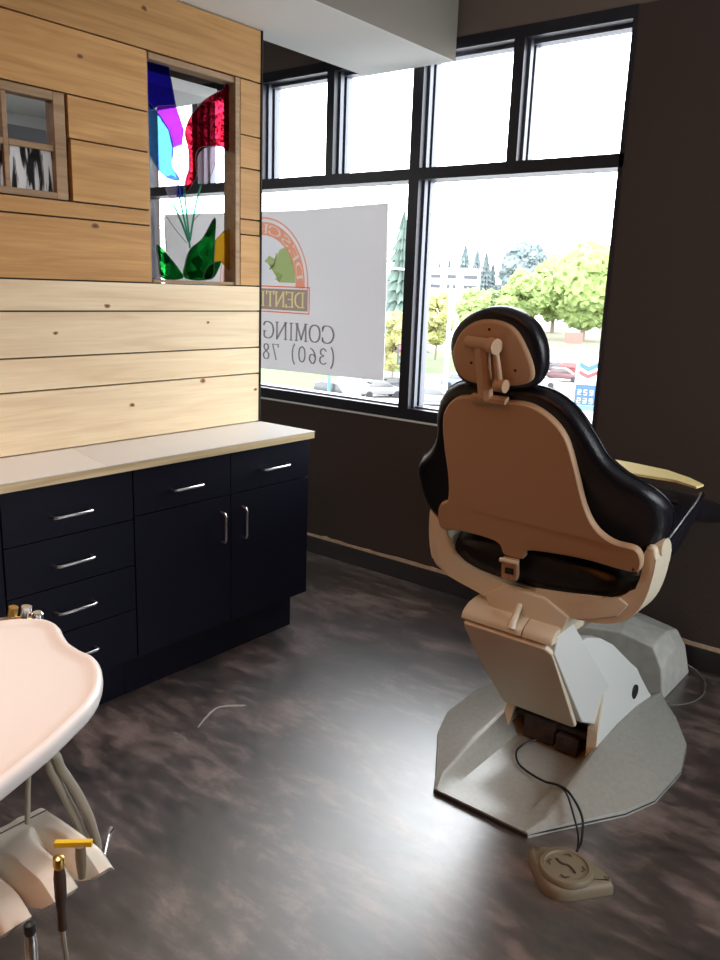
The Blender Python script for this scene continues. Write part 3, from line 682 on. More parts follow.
# lift arm with its cover
bm = B(); prism_yz(bm, [(2.075, .548), (2.085, .60), (2.19, .612), (2.60, .225), (2.49, .145), (2.345, .215)], CX-.150, CX+.152, bev=.006); la = obj('lift_arm', bm, M['white_enamel'], ch, smooth=30)
bm = B()
rp = [(CX-.150, 2.052, .575), (CX+.138, 2.052, .570), (CX+.138, 2.062, .535), (CX+.140, 2.328, .212), (CX-.128, 2.345, .205), (CX-.150, 2.20, .34), (CX-.153, 2.062, .54)]
rp = [(CX-.146, .578), (CX+.128, .576), (CX+.146, .560), (CX+.146, .53), (CX+.136, .212), (CX+.124, .203), (CX-.118, .203), (CX-.132, .215), (CX-.150, .40), (CX-.154, .555)]
def onrear(x, z, d):  # slanted rear face of the arm
    y = 2.072+(.575-z)*.745; return (x, y-d*.80, z-d*.60)
add_prism(bm, [onrear(x, z, .001) for x, z in rp], [onrear(x, z, .020) for x, z in rp], bev=.006); obj('rear_cover', bm, M['plastic'], la, smooth=30)
bm = B(); tp = []
for i in range(13):
    q = PI*i/12; tp.append((2.165-.112*math.cos(q), .590+.040*math.sin(q)))
prism_yz(bm, [(2.053, .582)]+tp+[(2.277, .575)], CX-.156, CX+.05, bev=.003); obj('top_cover', bm, M['plastic'], la, smooth=30)
bm = B(); prism_yz(bm, [(2.053, .582)]+tp+[(2.277, .575)], CX+.053, CX+.149, bev=.003); obj('top_cover', bm, M['plastic'], la, smooth=30)
# yoke
yk = [(-1.378, .905), (-1.388, .84), (-1.375, .74), (-1.335, .688), (-1.18, .648), (-1.06, .625), (-.95, .650), (-.82, .660), (-.745, .680), (-.695, .725), (-.668, .80), (-.660, .905),
      (-.690, .915), (-.696, .825), (-.722, .765), (-.79, .735), (-.90, .722), (-1.0, .705), (-1.19, .712), (-1.275, .742), (-1.312, .79), (-1.328, .905)]
yks = []
for i in range(len(yk)):
    yks.append(yk[i])
bm = B(); prism_xz(bm, smooth_pts(yks, 4), 2.12, 2.245, bev=.009); yo = obj('yoke', bm, M['plastic'], ch, smooth=35)
for x, z in ((-1.353, .905), (-.674, .912)):
    bm = B(); add_lathe(bm, [(.010, -.022), (.024, -.02), (.026, 0), (.024, .02), (.010, .022)], (x, 2.165, z), 'x', 24); obj('hinge_cap', bm, M['chrome'] if x < -1 else M['plastic'], yo, smooth=True)
bm = B(); add_lathe(bm, [(.03, 0), (.034, .012), (.03, .024)], (-.722, 2.125, .862), 'x', 24); obj('hinge_boot', bm, M['mech'], yo, smooth=True)
bm = B(); prism_xz(bm, [(-1.16, .655), (-1.13, .605), (-.90, .605), (-.88, .66), (-.96, .70), (-1.10, .70)], 2.105, 2.30, bev=.006); obj('pivot_block', bm, M['plastic'], ch, smooth=30)
bm = B(); prism_xz(bm, [(-.995, .716), (-.90, .726), (-.80, .738), (-.745, .757), (-.718, .742), (-.745, .70), (-.82, .672), (-.92, .645), (-.99, .628)], 2.1135, 2.13, bev=.004); obj('yoke_plate', bm, M['plastic'], ch, smooth=30)
bm = B(); add_tube(bm, [(-1.035, 2.10, .66), (-1.032, 2.078, .64), (-1.032, 2.060, .62), (-1.032, 2.050, .60)], .012, 12, 5, radii=(.009, .014)); obj('release_lever', bm, M['plastic'], ch, smooth=True)
# --- backrest, in its own leaning frame
a_ = math.radians(16); t_ = math.radians(2)
br = Vector((math.cos(t_), math.sin(t_), 0)); bb = Vector((math.sin(t_), -math.cos(t_), 0)); bu = math.cos(a_)*Vector((0, 0, 1))+math.sin(a_)*bb
bf = -(br.cross(bu)); bf = bf if bf.y > 0 else -bf
P0 = Vector((-1.06, 2.105, .762))
def bk(x, v, d): return tuple(P0+br*x+bu*v+bf*d)
shell = [(-.190, .499), (-.15, .537), (-.08, .545), (-.012, .543), (.067, .543), (.129, .513), (.172, .461), (.197, .375), (.220, .273), (.249, .209), (.296, .173), (.355, .161), (.372, .125), (.362, .086), (.311, .089), (.235, .098), (.131, .094), (.045, .082), (.030, .05), (-.030, .05), (-.045, .082), (-.083, .094), (-.176, .097), (-.252, .082), (-.262, .13), (-.247, .172), (-.214, .20), (-.204, .275), (-.207, .376), (-.205, .45)]
def curl(x, v):
    q = max(0, abs(x-.045)-.19)/.22; return .045*q*q*max(0, min(1, (.34-v)/.2))
sp_ = smooth_pts(shell, 4)
def ring_in(pts, d):
    # shrink a closed outline by moving each point along its inward normal
    n = len(pts); out = []
    area2 = sum(pts[i][0]*pts[(i+1) % n][1]-pts[(i+1) % n][0]*pts[i][1] for i in range(n)); s = 1 if area2 > 0 else -1
    for i in range(n):
        ax, ay = pts[i-1]; bx, by = pts[(i+1) % n]; dx, dy = bx-ax, by-ay; l = math.hypot(dx, dy) or 1
        out.append((pts[i][0]-s*dy/l*d, pts[i][1]+s*dx/l*d))
    return out
bm = B(); loft(bm, [[bk(x, v, -dd+curl(x, v)) for x, v in ring_in(sp_, s)] for s, dd in ((.006, -.014), (0, -.010), (0, .004), (.0015, .008), (.005, .0105))])
bshell = obj('backrest_shell', bm, M['plastic_shell'], ch, smooth=35)
pad = [(-.215, .085), (-.31, .10), (-.362, .145), (-.378, .21), (-.35, .27), (-.292, .325), (-.252, .39), (-.243, .46), (-.215, .525), (-.16, .562), (-.08, .570), (.06, .572), (.125, .557), (.182, .515), (.228, .45), (.262, .395), (.312, .350), (.368, .318), (.405, .27), (.415, .21), (.40, .15), (.36, .115), (.2, .09), (0, .08)]
pd = smooth_pts(pad, 3)
def curl2(x, v):
    q = max(0, abs(x-.02)-.20)/.20; return .075*q*q*max(0, min(1, (.42-v)/.22))
bm = B(); loft(bm, [[bk(x, v, dd+curl2(x, v)) for x, v in ring_in(pd, s)] for s, dd in ((.03, .012), (.012, .014), (.002, .024), (-.003, .045), (.001, .07), (.012, .088), (.035, .10), (.07, .104))])
pc = obj('backrest_cushion', bm, M['leather'], ch, smooth=60)
bm = B(); q_ = ring_in(pd, -.0035); add_tube(bm, [bk(x, v, .052+curl2(x, v)) for x, v in q_+q_[:1]], .0028, 6, 1); obj('piping', bm, M['leather'], pc, smooth=True)
# recline latch
bm = B(); loft(bm, [[bk(x, v, d) for x, v in ((-.030, .05), (.022, .052), (.020, .0), (.014, -.022), (-.036, -.026), (-.034, 0))] for d in (-.030, -.012)]);
lt = obj('recline_latch', bm, M['plastic_shell'], ch, bevel=.004)
bm = B(); loft(bm, [[bk(x, v, d) for x, v in ((-.018, .022), (.010, .024), (.008, .004), (-.020, .002))] for d in (-.0325, -.0295)]); obj('latch_slot', bm, M['gap'], lt)
bm = B(); add_tube(bm, [bk(-.034, .045, -.03), bk(.024, .047, -.03)], .007, 10, 1); obj('latch_pin', bm, M['plastic'], lt, smooth=True)
# headrest
hs = smooth_pts([(-.155, .66), (-.142, .698), (-.117, .733), (-.079, .757), (-.034, .765), (.009, .759), (.042, .738), (.068, .691), (.083, .644), (.079, .610), (.043, .593), (-.016, .584), (-.092, .585), (-.138, .603)], 4)
bm = B(); loft(bm, [[bk(x, v, dd) for x, v in ring_in(hs, s)] for s, dd in ((.006, .020), (0, .016), (0, .0), (.003, -.004), (.009, -.006))])
hsh = obj('headrest_shell', bm, M['plastic_shell'], ch, smooth=35)
hp_ = smooth_pts([(-.174, .660), (-.163, .715), (-.125, .758), (-.075, .783), (-.020, .792), (.036, .780), (.078, .750), (.102, .705), (.108, .652), (.096, .603), (.058, .576), (-.018, .560), (-.100, .562), (-.155, .590)], 4)
bm = B(); loft(bm, [[bk(x, v, dd) for x, v in ring_in(hp_, s)] for s, dd in ((.035, .008), (.014, .009), (.004, .016), (0, .034), (.004, .058), (.014, .074), (.035, .086), (.065, .09))])
obj('headrest_cushion', bm, M['leather'], ch, smooth=60)
bm = B(); loft(bm, [[bk(-.048+a*.9, v, d) for a, d in ((-.026, -.012), (-.024, -.030), (0, -.036), (.018, -.030), (.020, -.012))] for v in (.548, .59, .65, .705)]); hb = obj('headrest_bar', bm, M['plastic_shell'], ch, bevel=.004)
bm = B(); loft(bm, [[bk(x, v, d) for x, v in ((-.096, .560), (-.092, .541), (.010, .541), (.016, .560))] for d in (-.03, -.006)]); obj('bar_bracket', bm, M['plastic_shell'], hb, bevel=.004)
bm = B(); add_tube(bm, [bk(-.098, .706, -.014), bk(-.02, .706, -.026)], .017, 14, 1); add_tube(bm, [bk(-.025, .706, -.026), bk(.000, .706, -.034)], .021, 16, 1); obj('tilt_knob', bm, M['plastic_shell'], hb, smooth=35)
bm = B(); add_tube(bm, [bk(-.012, .598, -.028), bk(.018, .598, -.032)], .018, 16, 1); obj('height_knob', bm, M['plastic_shell'], hb, smooth=35)
bm = B(); add_tube(bm, [bk(-.008, .69, -.028), bk(-.002, .655, -.032), bk(-.002, .615, -.028)], .009, 10, 4); obj('release_bar', bm, M['plastic_shell'], hb, smooth=True)
for x, v in ((-.034, .742), (-.095, .645), (.035, .635)):
    bm = B(); p = Vector(bk(x, v, -.0055)); q = Vector(bk(x, v, -.008)); add_tube(bm, [p, q], .0035, 10, 1); obj('screw', bm, M['gap'], hsh)
# seat and leg rest, lofted along the chair's length
def section(cx, y, hw, z0, z1, n=20, p=3.2):
    cz, hz = (z0+z1)/2, (z1-z0)/2; out = []
    for i in range(n*2):
        q = 2*PI*i/(n*2); c, s = math.cos(q), math.sin(q)
        out.append((cx+hw*math.copysign(abs(c)**(2/p), c), y, cz+hz*math.copysign(abs(s)**(2/p), s)))
    return out
sx_ = -1.03
bm = B(); loft(bm, [section(sx_, y, hw, z0, z1, p=2.5) for y, hw, z0, z1 in ((2.135, .20, .74, .80), (2.145, .27, .71, .835), (2.20, .295, .695, .855), (2.32, .305, .69, .875), (2.42, .312, .70, .90), (2.52, .316, .735, .935), (2.60, .316, .79, .955), (2.68, .31, .84, .962), (2.72, .29, .865, .955), (2.735, .24, .885, .94))])
st = obj('seat_cushion', bm, M['leather'], ch, smooth=60)
for s in (1, -1):
    bm = B(); add_tube(bm, [(sx_+s*.312, 2.24, .835), (sx_+s*.320, 2.38, .865), (sx_+s*.325, 2.52, .915), (sx_+s*.323, 2.63, .945), (sx_+s*.31, 2.70, .955)], .009, 8, 5); obj('side_piping', bm, M['leather'], st, smooth=True)
for y0 in (2.46, 2.56):
    bm = B(); add_tube(bm, [(sx_-.28, y0, .905+(y0-2.4)*.25), (sx_, y0, .917+(y0-2.4)*.28), (sx_+.28, y0, .905+(y0-2.4)*.25)], .007, 8, 4); obj('seat_welt', bm, M['leather'], st, smooth=True)
bm = B(); loft(bm, [section(sx_, y, hw, z0, z1) for y, hw, z0, z1 in ((2.745, .22, .83, .90), (2.76, .27, .82, .925), (2.85, .285, .80, .915), (3.05, .275, .76, .87), (3.25, .26, .71, .82), (3.36, .235, .69, .79), (3.40, .18, .70, .76))])
obj('leg_rest', bm, M['leather'], ch, smooth=60)
bm = B(); add_box(bm, sx_-.17, sx_+.17, 2.25, 2.55, .655, .70, bev=.01); add_box(bm, sx_-.12, sx_+.12, 2.45, 3.1, .69, .78, bev=.01); obj('seat_frame', bm, M['plastic'], ch)
bm = B(); prism_yz(bm, [(2.25, .75), (2.25, .67), (2.5, .66), (2.5, .70)], CX-.29, CX-.275); obj('frame_wing', bm, M['white_enamel'], ch)

# pale board lying across the seat
bm = B(); bd = [(-1.19, 2.74), (-.985, 2.745), (-.825, 2.755), (-.742, 2.705), (-.735, 2.76), (-.80, 2.83), (-.90, 2.90), (-1.05, 2.93), (-1.19, 2.94)]
add_prism(bm, [(x, y, .966-.10*max(0, y-2.75)*0) for x, y in bd], [(x, y, .974) for x, y in bd], bev=.002)
recenter(tag(obj('seat_board', bm, M['board']), 'flat pale yellow board lying across the front of the chair seat', 'board'), (-1.0, 2.8, .966))

# ================================================================== FOOT CONTROL with cord
fc = thing('foot_control', 'beige three cornered foot pedal with a round disc on the floor beside the chair base', 'foot pedal', (-.72, 1.88, 0))
ol = smooth_pts([(-.845, 1.900), (-.820, 1.935), (-.746, 1.968), (-.677, 1.968), (-.628, 1.950), (-.602, 1.925), (-.610, 1.905), (-.648, 1.855), (-.680, 1.815), (-.712, 1.797), (-.752, 1.803), (-.805, 1.85)], 4)
bm = B(); loft(bm, [[(x, y, z) for x, y in ring_in(ol, s)] for s, z in ((.0, .001), (0, .018), (.004, .028), (.010, .034), (.016, .036))]); fb = obj('pedal_body', bm, M['tan_pedal'], fc, smooth=35)
bm = B(); add_lathe(bm, [(.074, .034), (.074, .044), (.070, .050), (.060, .052), (.057, .047), (.02, .049), (.001, .050)], (-.722, 1.882, 0), 'z', 40); dk = obj('pedal_disc', bm, M['tan_pedal'], fc, smooth=35)
bm = B()
for a in range(4):
    q = a*PI/2+.35; c = Vector((-.722+.045*math.cos(q), 1.882+.045*math.sin(q))); t = Vector((-math.sin(q), math.cos(q))); n = Vector((math.cos(q), math.sin(q)))
    for s in (1, -1): add_tube(bm, [(*(c+n*.005), .0502), (*(c+t*.011*s-n*.003), .0502)], .0016, 5, 1)
add_tube(bm, [(-.755, 1.890, .0505), (-.735, 1.880, .0515), (-.715, 1.884, .0515), (-.690, 1.870, .0505)], .0026, 6, 3)
obj('disc_marks', bm, M['grey_line'], dk)
for c in ((-.823, 1.908), (-.624, 1.925)):
    bm = B(); add_tube(bm, [(c[0]-.008, c[1], .0362), (c[0]+.006, c[1]+.006, .0362)], .0016, 5, 1); add_tube(bm, [(c[0]-.004, c[1]-.006, .0362), (c[0]+.008, c[1]-.002, .0362)], .0016, 5, 1)
    obj('pedal_mark', bm, M['grey_line'], fb)
bm = B(); add_tube(bm, [(-.728, 1.955, .022), (-.735, 1.985, .030), (-.742, 2.03, .035), (-.775, 2.10, .06), (-.845, 2.165, .072), (-.90, 2.205, .055), (-.965, 2.225, .034), (-1.06, 2.26, .028), (-1.11, 2.32, .028), (-1.115, 2.38, .030), (-1.09, 2.43, .04)], .0038, 8, 6); obj('cord', bm, M['black'], fc, smooth=True, label='thin black cord running onto the chair base')
bm = B(); add_tube(bm, [(-.95, 2.222, .034), (-.90, 2.200, .058), (-.85, 2.155, .072), (-.79, 2.085, .050), (-.757, 2.04, .036), (-.738, 1.995, .030), (-.730, 1.968, .024)], .003, 8, 6); obj('cord_loop', bm, M['black'], fc, smooth=True)

# ================================================================== FLOOR BOX in front of the chair
jb = thing('utility_box', 'grey chamfered floor box between the chair base and the window wall', 'floor box', (-1.05, 3.25, 0))
fp = [(-1.30, .001), (-1.30, .15), (-1.22, .215), (-1.06, .238), (-.93, .215), (-.885, .13), (-.868, .001)]
bp2 = [(-1.30, .001), (-1.30, .18), (-1.20, .235), (-1.08, .25), (-.93, .232), (-.885, .17), (-.868, .001)]
bp3 = [(-1.30, .001), (-1.30, .16), (-1.20, .22), (-1.08, .205), (-.94, .18), (-.90, .12), (-.868, .001)]
bm = B(); loft(bm, [[(x, y, z) for x, z in q] for q, y in ((fp, 3.09), (bp2, 3.17), (bp2, 3.26), (bp3, 3.43))]); bx = obj('box_cover', bm, M['grey_cover'], jb, bevel=.006)
bm = B(); add_tube(bm, [(-.89, 3.083, .008), (-.841, 3.077, .006), (-.80, 3.11, .006), (-.768, 3.18, .006), (-.760, 3.26, .006), (-.778, 3.34, .006), (-.80, 3.40, .006), (-.84, 3.43, .02), (-.88, 3.42, .04)], .0032, 8, 6); obj('cord', bm, mat('dark_grey_cord', (.13, .13, .12), .5), jb, smooth=True, label='thin grey cord looping on the floor')

# ================================================================== DELIVERY UNIT (tray, hoses, holder)
du = thing('delivery_unit', 'cream dental delivery unit with pinkish tray and hanging hoses at the left edge', 'delivery unit', (-1.5, .35, 0))
tr = smooth_pts([(-1.664, .828), (-1.64, .862), (-1.605, .897), (-1.551, .902), (-1.50, .884), (-1.452, .869), (-1.401, .864), (-1.358, .866), (-1.316, .852), (-1.275, .829), (-1.226, .790), (-1.190, .745), (-1.165, .700), (-1.128, .629), (-1.084, .521), (-1.03, .39), (-1.02, .30), (-1.10, .20), (-1.30, .10), (-1.6, .10), (-1.85, .25), (-1.92, .45), (-1.80, .66)], 4)
bm = B(); loft(bm, [[(x, y, z) for x, y in ring_in(tr, s)] for s, z in ((.05, .776), (.016, .780), (.004, .790), (0, .803), (.001, .814), (.006, .821), (.013, .8225), (.020, .819), (.026, .815), (.040, .814))]); obj('tray_top', bm, M['tray'], du, smooth=60)
bm = B(); add_tube(bm, [(-1.5, .35, .03), (-1.5, .35, .78)], .03, 20, 1); obj('support_post', bm, M['plastic'], du, smooth=35)
bm = B(); add_lathe(bm, [(.26, .001), (.26, .02), (.22, .035), (.05, .045), (.035, .08)], (-1.5, .35, 0), 'z', 40); obj('floor_base', bm, M['plastic'], du, smooth=35)
for r, pts in ((.0048, [(-1.20, .58, .80), (-1.163, .613, .79), (-1.179, .615, .74), (-1.199, .619, .645)]),
               (.0085, [(-1.20, .56, .80), (-1.166, .632, .79), (-1.198, .669, .72), (-1.219, .705, .64), (-1.222, .732, .56), (-1.225, .74, .50), (-1.26, .68, .46), (-1.40, .50, .45), (-1.48, .36, .44)]),
               (.0085, [(-1.18, .56, .80), (-1.154, .641, .79), (-1.191, .684, .72), (-1.200, .722, .64), (-1.204, .748, .56), (-1.215, .755, .49), (-1.25, .70, .44), (-1.40, .52, .42), (-1.48, .36, .41)])):
    bm = B(); add_tube(bm, pts, r, 10, 8); obj('hose', bm, M['hose'], du, smooth=True)
# holder with four finger rests
def holder():
    bm = B(); ny, nx = 96, 30
    y0, y1 = .20, .672; x0, x1 = -1.24, -1.045
    top_, bot = [], []
    for j in range(ny+1):
        y = y1+(y0-y1)*j/ny; rt_, rb = [], []
        u = (y1-y)/.082; ph = u-.62                      # grooves every 82 mm
        g = max(0, math.cos(2*PI*ph))**1.5 if u > .2 else 0
        for i in range(nx+1):
            s = i/nx
            # finger length: shorter in the grooves
            xe = x1-.030*g-.030*(max(0, math.cos(2*PI*ph))**8 if u > .2 else 0)+(.012*(j/ny))
            x = x0+(xe-x0)*s
            z = .640-.018*s**2-.05*max(0, s-.82)**1.2*3
            z -= .030*g*min(1, max(0, (s-.34)/.25))
            z -= .02*max(0, .06-s)/.06
            e = min(1, (y1-y)/.012); z -= .012*(1-e)**2
            rt_.append(bm.verts.new((x, y+.018*(s-.2), z)))
            zb = .565+.02*s; rb.append(bm.verts.new((x0+(xe-.012-x0)*s, y+.018*(s-.2), zb-.0*g)))
        top_.append(rt_); bot.append(rb)
    for j in range(ny):
        for i in range(nx):
            bm.faces.new((top_[j][i], top_[j][i+1], top_[j+1][i+1], top_[j+1][i])); bm.faces.new((bot[j][i], bot[j+1][i], bot[j+1][i+1], bot[j][i+1]))
        bm.faces.new((top_[j][0], top_[j+1][0], bot[j+1][0], bot[j][0])); bm.faces.new((top_[j][nx], bot[j][nx], bot[j+1][nx], top_[j+1][nx]))
    for j in (0, ny):
        for i in range(nx):
            q = (top_[j][i], bot[j][i], bot[j][i+1], top_[j][i+1]); bm.faces.new(q if j == 0 else q[::-1])
    return bm
hd = obj('handpiece_holder', holder(), M['holder'], du, smooth=50)
bm = B(); add_tube(bm, [(-1.213, .671, .6402), (-1.213, .20, .6402)], .0011, 6, 1); obj('seam', bm, M['grey_line'], hd)
bm = B(); add_box(bm, -1.25, -1.20, .25, .33, .50, .57, bev=.006); add_tube(bm, [(-1.23, .3, .55), (-1.38, .34, .53), (-1.5, .35, .52)], .016, 10, 4); obj('holder_arm', bm, M['plastic'], du, smooth=40)
bm = B(); add_lathe(bm, [(.010, 0), (.014, .004), (.014, .018), (.010, .022)], (-1.643, .905, .80), 'z', 16); add_tube(bm, [(-1.665, .885, .79), (-1.66, .89, .835)], .012, 12, 1); ft = obj('hose_fitting', bm, M['chrome'], du, smooth=40, label='small chrome fitting behind the tray')
bm = B(); add_tube(bm, [(-1.69, .868, .80), (-1.685, .872, .832)], .011, 12, 1); obj('fitting_ring', bm, M['brass'], ft, smooth=40)
bm = B(); add_tube(bm, [(-1.71, .83, .80), (-1.648, .90, .805)], .009, 10, 1); obj('fitting_bar', bm, M['chrome'], ft, smooth=40)
# handpieces hanging in the holder
def handpiece(label, x, y, tip, m1, hose, hm, rr=.0075, zb=.53):
    t = thing('dental_handpiece', label, 'handpiece', (x, y, zb), 'handpieces in the holder')
    bm = B(); add_lathe(bm, [(.004, .118), (rr, .112), (rr*1.25, .095), (rr*1.2, .06), (rr*.9, .03), (rr*.9, 0)], (x, y, zb), 'z', 18); obj('grip', bm, m1, t, smooth=40)
    bm = B(); add_lathe(bm, [(rr*1.0, .112), (rr*1.25, .118), (rr*1.1, .130), (.003, .133)], (x, y, zb), 'z', 18); obj('tip', bm, tip, t, smooth=40)
    bm = B(); add_tube(bm, hose, .0042, 8, 6); obj('hose', bm, hm, t, smooth=True)
    return t
handpiece('dark handpiece with gold tip hanging in the holder, beside the yellow tape', -1.016, .570, M['brass'], M['mech'], [(-1.016, .570, .575), (-1.019, .572, .555), (-1.035, .582, .52), (-1.062, .598, .46), (-1.075, .590, .42), (-1.10, .57, .30), (-1.18, .50, .20), (-1.35, .42, .16), (-1.48, .36, .18)], M['hose'], zb=.570)
handpiece('cream handpiece low in the holder with tan hoses, nearest the camera', -1.015, .445, M['black'], M['plastic'], [(-1.015, .445, .483), (-1.03, .445, .50), (-1.04, .45, .40), (-1.12, .42, .25), (-1.3, .38, .17), (-1.48, .34, .15)], M['plastic'], zb=.48)
handpiece('dark syringe tip set in the second groove of the holder', -1.022, .520, M['black'], M['steel'], [(-1.022, .520, .483), (-1.025, .525, .46), (-1.035, .53, .42), (-1.08, .53, .30), (-1.25, .42, .20), (-1.48, .34, .19)], M['plastic'], zb=.48)
bm = B(); loft(bm, [[(x, y, z) for x, y, z in ((-1.086, .606, z0), (-1.043, .647, z0), (-1.037, .640, z0), (-1.080, .599, z0))] for z0 in (.667, .676)])
tp_ = obj('yellow_tape', bm, M['yellow']); recenter(tag(tp_, 'short strip of yellow tape standing on the cream handpiece holder', 'tape'), (-1.06, .62, .666))
bm = B(); add_lathe(bm, [(.006, -.02), (.008, 0), (.009, .02), (.008, .04)], (-1.050, .628, .630), 'z', 16); ob = obj('holder_plug', bm, M['tan_pedal'], hd, smooth=40)
bm = B(); add_tube(bm, [(-1.08, .690, .600), (-1.118, .724, .600), (-1.128, .738, .602)], .005, 10, 4, radii=(.003, .006)); obj('spray_nozzle', bm, M['chrome'], hd, smooth=True)

# ================================================================== OUTSIDE
GZ = -8.43
g1 = mat('pale_asphalt', (0.277, 0.277, 0.284), .9, var=.06, vscale=.2); g2 = mat('mown_grass', (0.05, 0.089, 0.023), .95, var=.2, vscale=.5)
g3 = mat('dry_grass_bank', (0.086, 0.083, 0.05), .95, var=.2, vscale=.2); g4 = mat('concrete_walk', (0.231, 0.231, 0.224), .9)
bm = B(); add_box(bm, -400, 60, 8, 600, GZ-.5, GZ); struct(obj('ground', bm, g1))
def lawn(pts, m, h=.04, nm='lawn'):
    bm = B(); prism_xy(bm, pts, GZ, GZ+h); return struct(obj(nm, bm, m))
lawn([(-52, 60.5), (-56, 54), (-80, 62), (-100, 105), (-66, 82), (-60, 72)], g2)
lawn([(-53.5, 60), (-51, 61.5), (-65, 87), (-68, 86)], g4, .06, 'sidewalk')
lawn([(-60, 80), (-52, 84), (-66, 112), (-90, 122), (-88, 112)], g2)
lawn([(-60, 92), (-50, 100), (-56, 112), (-75, 112)], g2, .05)
lawn([(-75, 128), (-36, 146), (-60, 290), (-150, 240)], g3, .05, 'verge')
lawn([(-160, 110), (-90, 135), (-170, 280), (-240, 230)], g2, .05)
# foliage
def leafmat(name, c, v=.3): return mat(name, c, .9, var=v, vscale=.7)
LM = dict(lime=leafmat('lime_leaves', (0.178, 0.244, 0.079)), yellow=leafmat('yellow_green_leaves', (0.224, 0.218, 0.079)), green=leafmat('soft_green_leaves', (0.132, 0.178, 0.079)), dark=leafmat('hazed_needles', (0.112, 0.142, 0.149), .2), mid=leafmat('conifer_needles', (0.092, 0.132, 0.112), .25))  # far needles (dark) made paler and bluer for distance haze
bark = mat('grey_bark', (0.132, 0.106, 0.086), .9)
hazy = mat('hazed_hill_green', (0.106, 0.132, 0.139), 1, var=.1, vscale=.02)  # distance haze mixed into the hill colour
def tree_broad(x, y, z0, h, r, m, label, group=None, seed=0, n=26, name='deciduous_tree'):
    n = int(n*2.2)
    rnd = random.Random(seed)
    t = thing(name, label, 'tree', (x, y, z0), group)
    bm = B(); add_tube(bm, [(x, y, z0), (x+.1, y, z0+h*.3), (x, y+.1, z0+h*.6)], .3, 8, 4, radii=(r*.06, r*.03))
    for k in range(3):
        q = rnd.uniform(0, 6.28); add_tube(bm, [(x, y, z0+h*.28), (x+.45*r*math.cos(q), y+.45*r*math.sin(q), z0+h*.6)], .1, 6, 1)
    obj('trunk', bm, bark, t, smooth=True)
    bm = B()
    for k in range(n):
        q = rnd.uniform(0, 6.28); v = rnd.uniform(-1, 1); rr = r*.72*rnd.uniform(.4, 1)
        c = Vector((x+rr*math.cos(q)*math.sqrt(1-v*v), y+rr*math.sin(q)*math.sqrt(1-v*v), z0+h*.62+v*h*.33))
        s = r*rnd.uniform(.17, .30)
        ret = bmesh.ops.create_icosphere(bm, subdivisions=3, radius=s, matrix=Matrix.Translation(c))
        for vv in ret['verts']:
            d = (vv.co-c); vv.co = c+d*(1+.45*noise.noise(vv.co*1.1/max(s, .3))+.5*noise.noise(vv.co*4.5/s))
    obj('crown', bm, m, t)
    return t
def tree_conifer(x, y, z0, h, r, m, label, group=None, seed=0):
    rnd = random.Random(seed)
    t = thing('conifer_tree', label, 'tree', (x, y, z0), group)
    bm = B(); add_tube(bm, [(x, y, z0), (x, y, z0+h*.9)], .2, 8, 1, radii=(r*.10, r*.02)); obj('trunk', bm, bark, t)
    bm = B(); L_ = 14
    for k in range(L_):
        f = k/(L_-1); zz = z0+h*(.12+.84*f); rad = r*(1-f)**.8+.05*r; nn = 14
        tip = bm.verts.new((x, y, zz+h*.12)); ring = []
        for j in range(nn*2):
            q = PI*j/nn+rnd.uniform(-.1, .1); rr = rad*(1 if j % 2 else .55)*rnd.uniform(.75, 1.12)
            ring.append(bm.verts.new((x+rr*math.cos(q), y+rr*math.sin(q), zz-h*.02*(1 if j % 2 else 0)*rnd.uniform(.4, 1.6))))
        for j in range(nn*2): bm.faces.new((tip, ring[j], ring[(j+1) % (nn*2)]))
        c = bm.verts.new((x, y, zz+.03*h))
        for j in range(nn*2): bm.faces.new((c, ring[(j+1) % (nn*2)], ring[j]))
    obj('crown', bm, m, t); return t
def at(dirx, diry, d): return dirx*d, diry*d
def ang(px, d):  # bearing table: horizontal unit vector by interpolation between surveyed bearings
    tb = [(262, -45.5), (330, -40.8), (380, -37.2), (410, -35.2), (440, -32.9), (475, -30.5), (500, -29.0), (530, -27.3), (565, -24.8), (605, -22.4), (640, -20.3)]
    for (a, b), (c, e) in zip(tb, tb[1:]):
        if a <= px <= c: q = math.radians(b+(e-b)*(px-a)/(c-a)); break
    return math.sin(q)*d, math.cos(q)*d
HZ = lambda t, d: 1.57+t*d
x, y = ang(397.5, 105); tree_conifer(x, y, GZ, HZ(.088, 105)-GZ, 4.0, LM['mid'], 'tall dark conifer just right of the banner, left of the thick mullion', seed=1)
x, y = ang(392, 85); tree_broad(x, y, GZ, 7.6, 2.6, LM['yellow'], 'yellow green bush below the tall conifer beside the banner', seed=2, n=18, name='flowering_shrub')
x, y = ang(406, 92); tree_broad(x, y, GZ, 7.4, 2.4, LM['green'], 'soft green shrub behind the window mullion', seed=3, n=16, name='flowering_shrub')
x, y = ang(584, 190); tree_broad(x, y, GZ, HZ(.047, 190)-GZ, 10.5, LM['lime'], 'largest bright lime tree, at the right end of the window', seed=4, n=46)
x, y = ang(553, 222); tree_broad(x, y, GZ, HZ(.034, 222)-GZ, 9.5, LM['lime'], 'bright lime tree half behind the largest lime tree', seed=5, n=34)
x, y = ang(518, 200); tree_broad(x, y, GZ, HZ(.022, 200)-GZ, 5.6, LM['lime'], 'smaller lime tree above the chair headrest', seed=6, n=26)
x, y = ang(468, 150); tree_broad(x, y, GZ, HZ(.000, 150)-GZ, 4.2, LM['lime'], 'low lime tree right under the white office building', seed=7, n=24)
x, y = ang(433, 120); tree_broad(x, y, GZ, HZ(-.005, 120)-GZ, 3.0, LM['yellow'], 'pale yellow green tree just right of the thick mullion', seed=8, n=22)
x, y = ang(490, 230); tree_broad(x, y, GZ, HZ(.002, 230)-GZ, 5.5, LM['green'], 'soft green tree left of the headrest lime tree', seed=9, n=22)
GRP = 'dark conifers on the skyline'
